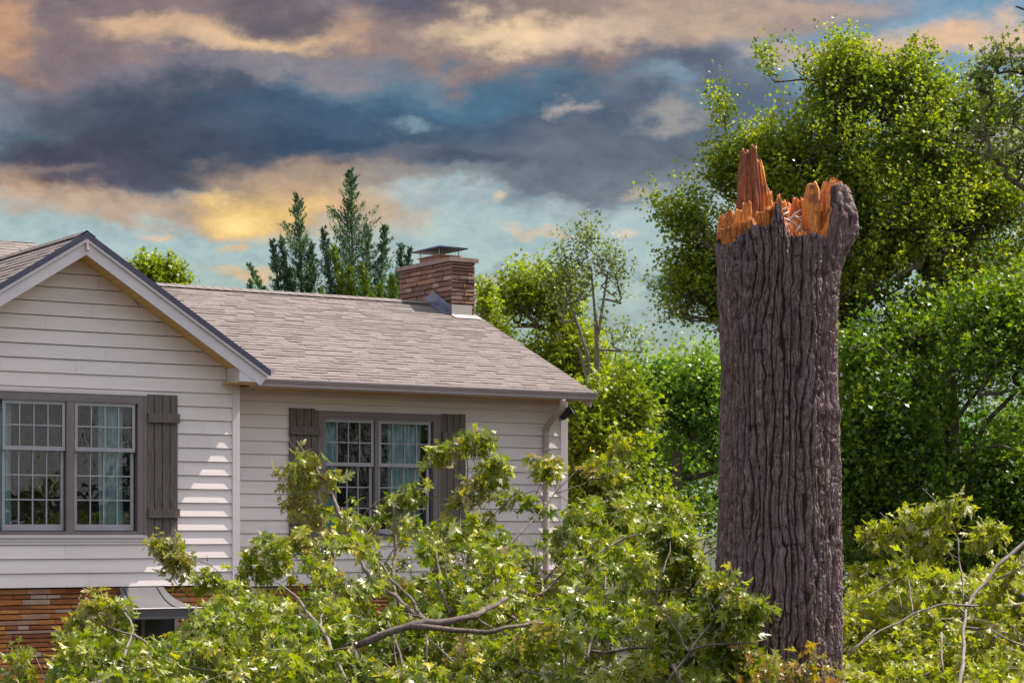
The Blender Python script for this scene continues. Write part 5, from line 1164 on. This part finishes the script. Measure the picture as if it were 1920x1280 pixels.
# limb five: right of the trunk
RT = ([1560, 1580, 1600, 1625, 1650, 1700, 1740, 1790, 1830, 1870, 1920, 1980], [1200, 1140, 1110, 1090, 1075, 1080, 1075, 1060, 1070, 1050, 1030, 1030])
limb('fallen_limb', 'fallen oak limb with pale yellow leaves right of the snapped trunk', (1760, 1280, 20.4),
     [[(1930, 1010, 20.8, .022), (1880, 1050, 20.6, .020), (1840, 1100, 20.4, .018), (1812, 1130, 20.2, .014), (1805, 1160, 20, .012)], [(1930, 1055, 20.6, .012), (1870, 1085, 20.5, .010)],
      [(1805, 1130, 20.3, .010), (1803, 1060, 20.6, .010), (1795, 1000, 20.8, .008), (1770, 950, 21, .006), (1730, 915, 21.1, .003)], [(1772, 950, 21, .004), (1760, 960, 21, .003), (1740, 958, 21, .002)],
      [(1835, 1135, 20.1, .010), (1780, 1130, 20.1, .010), (1710, 1150, 20, .009), (1650, 1180, 19.8, .008), (1590, 1230, 19.6, .006)], [(1690, 1140, 20.1, .005), (1683, 1100, 20.4, .005), (1690, 1085, 20.5, .003)],
      [(1615, 1125, 20.2, .007), (1660, 1095, 20.4, .006), (1690, 1080, 20.5, .004)], [(1690, 1010, 20.8, .004), (1668, 985, 20.9, .004), (1650, 960, 21, .003)], [(1670, 1030, 20.8, .004), (1640, 1040, 20.8, .004), (1620, 1020, 20.8, .002)], [(1690, 1010, 20.8, .004), (1700, 1060, 20.6, .006), (1711, 1150, 20, .008)],
      [(1800, 1010, 20.8, .004), (1825, 990, 20.9, .004), (1850, 980, 21, .003)], [(1795, 975, 20.9, .003), (1803, 960, 21, .003), (1810, 940, 21, .002)], [(1592, 1222, 19.5, .010), (1620, 1195, 19.6, .009), (1640, 1180, 19.7, .008)],
      [(1765, 1185, 19.8, .012), (1768, 1260, 19.4, .010)], [(1860, 1180, 19.6, .008), (1900, 1210, 19.4, .010), (1940, 1215, 19.3, .01)], [(1812, 1130, 20.2, .014), (1800, 1300, 19, .02)]],
     fill(1570, 1960, 5, [(0, .9), (.6, .9), (1.2, .8)], gaps=[], top=RT, shift=1.2) + sp([(1640, 990), (1655, 978), (1632, 1008), (1648, 1012), (1662, 1000), (1625, 1000)], 20.9) + sp([(1610, 1060), (1622, 1072), (1606, 1075)], 20.8)
     + sp([(1705, 955), (1720, 962), (1738, 955), (1755, 948), (1765, 965), (1790, 945), (1800, 938), (1812, 948), (1745, 975), (1730, 990), (1750, 1000), (1765, 1015), (1740, 1020), (1722, 1010), (1700, 990), (1690, 975), (1780, 985), (1770, 1035), (1750, 1045), (1712, 1030)], 20.9)
     + sp([(1860, 985), (1848, 995), (1870, 1000), (1835, 1005), (1850, 1015), (1830, 1020), (1865, 1020)], 20.9) + sp([(1680, 1068), (1700, 1060), (1720, 1075), (1665, 1085), (1690, 1050)], 20.6) + sp([(1905, 1060), (1900, 1075)], 20.6),
     205, 'leaf_fallen_right', wilt=[])
# small sprig at the lower left
limb('fallen_limb', 'small leafy sprig standing before the stone base at the lower left corner', (40, 1290, 18),
     [[(90, 1300, 18, .008), (88, 1270, 18.1, .006), (80, 1245, 18.2, .004), (66, 1228, 18.3, .002)], [(30, 1310, 18, .007), (38, 1250, 18, .005), (40, 1215, 18, .002)]],
     sp([(40, 1212), (32, 1226), (44, 1232), (26, 1240), (40, 1248), (50, 1256), (30, 1262), (20, 1272), (45, 1275), (8, 1285), (30, 1290), (55, 1290), (-10, 1290)], 18), 206, 'leaf_fallen', per=9)
limb('rust_leaved_sprig', 'low sprig of rust and orange leaves at the foot of the snapped trunk', (1480, 1290, 17.6),
     [[(1470, 1320, 17.6, .008), (1460, 1270, 17.6, .005), (1450, 1230, 17.6, .002)], [(1500, 1320, 17.5, .007), (1520, 1260, 17.5, .004), (1530, 1210, 17.5, .002)]],
     sp([(1440, 1230), (1455, 1240), (1430, 1250), (1475, 1255), (1500, 1258), (1520, 1222), (1535, 1235), (1510, 1245), (1490, 1270), (1460, 1270), (1440, 1275), (1525, 1268), (1545, 1270), (1410, 1225), (1420, 1265), (1480, 1285), (1510, 1285), (1550, 1290), (1450, 1290), (1400, 1280), (1575, 1280)], 17.6),
     207, 'leaf_rust', per=9, size=.09, group=None)
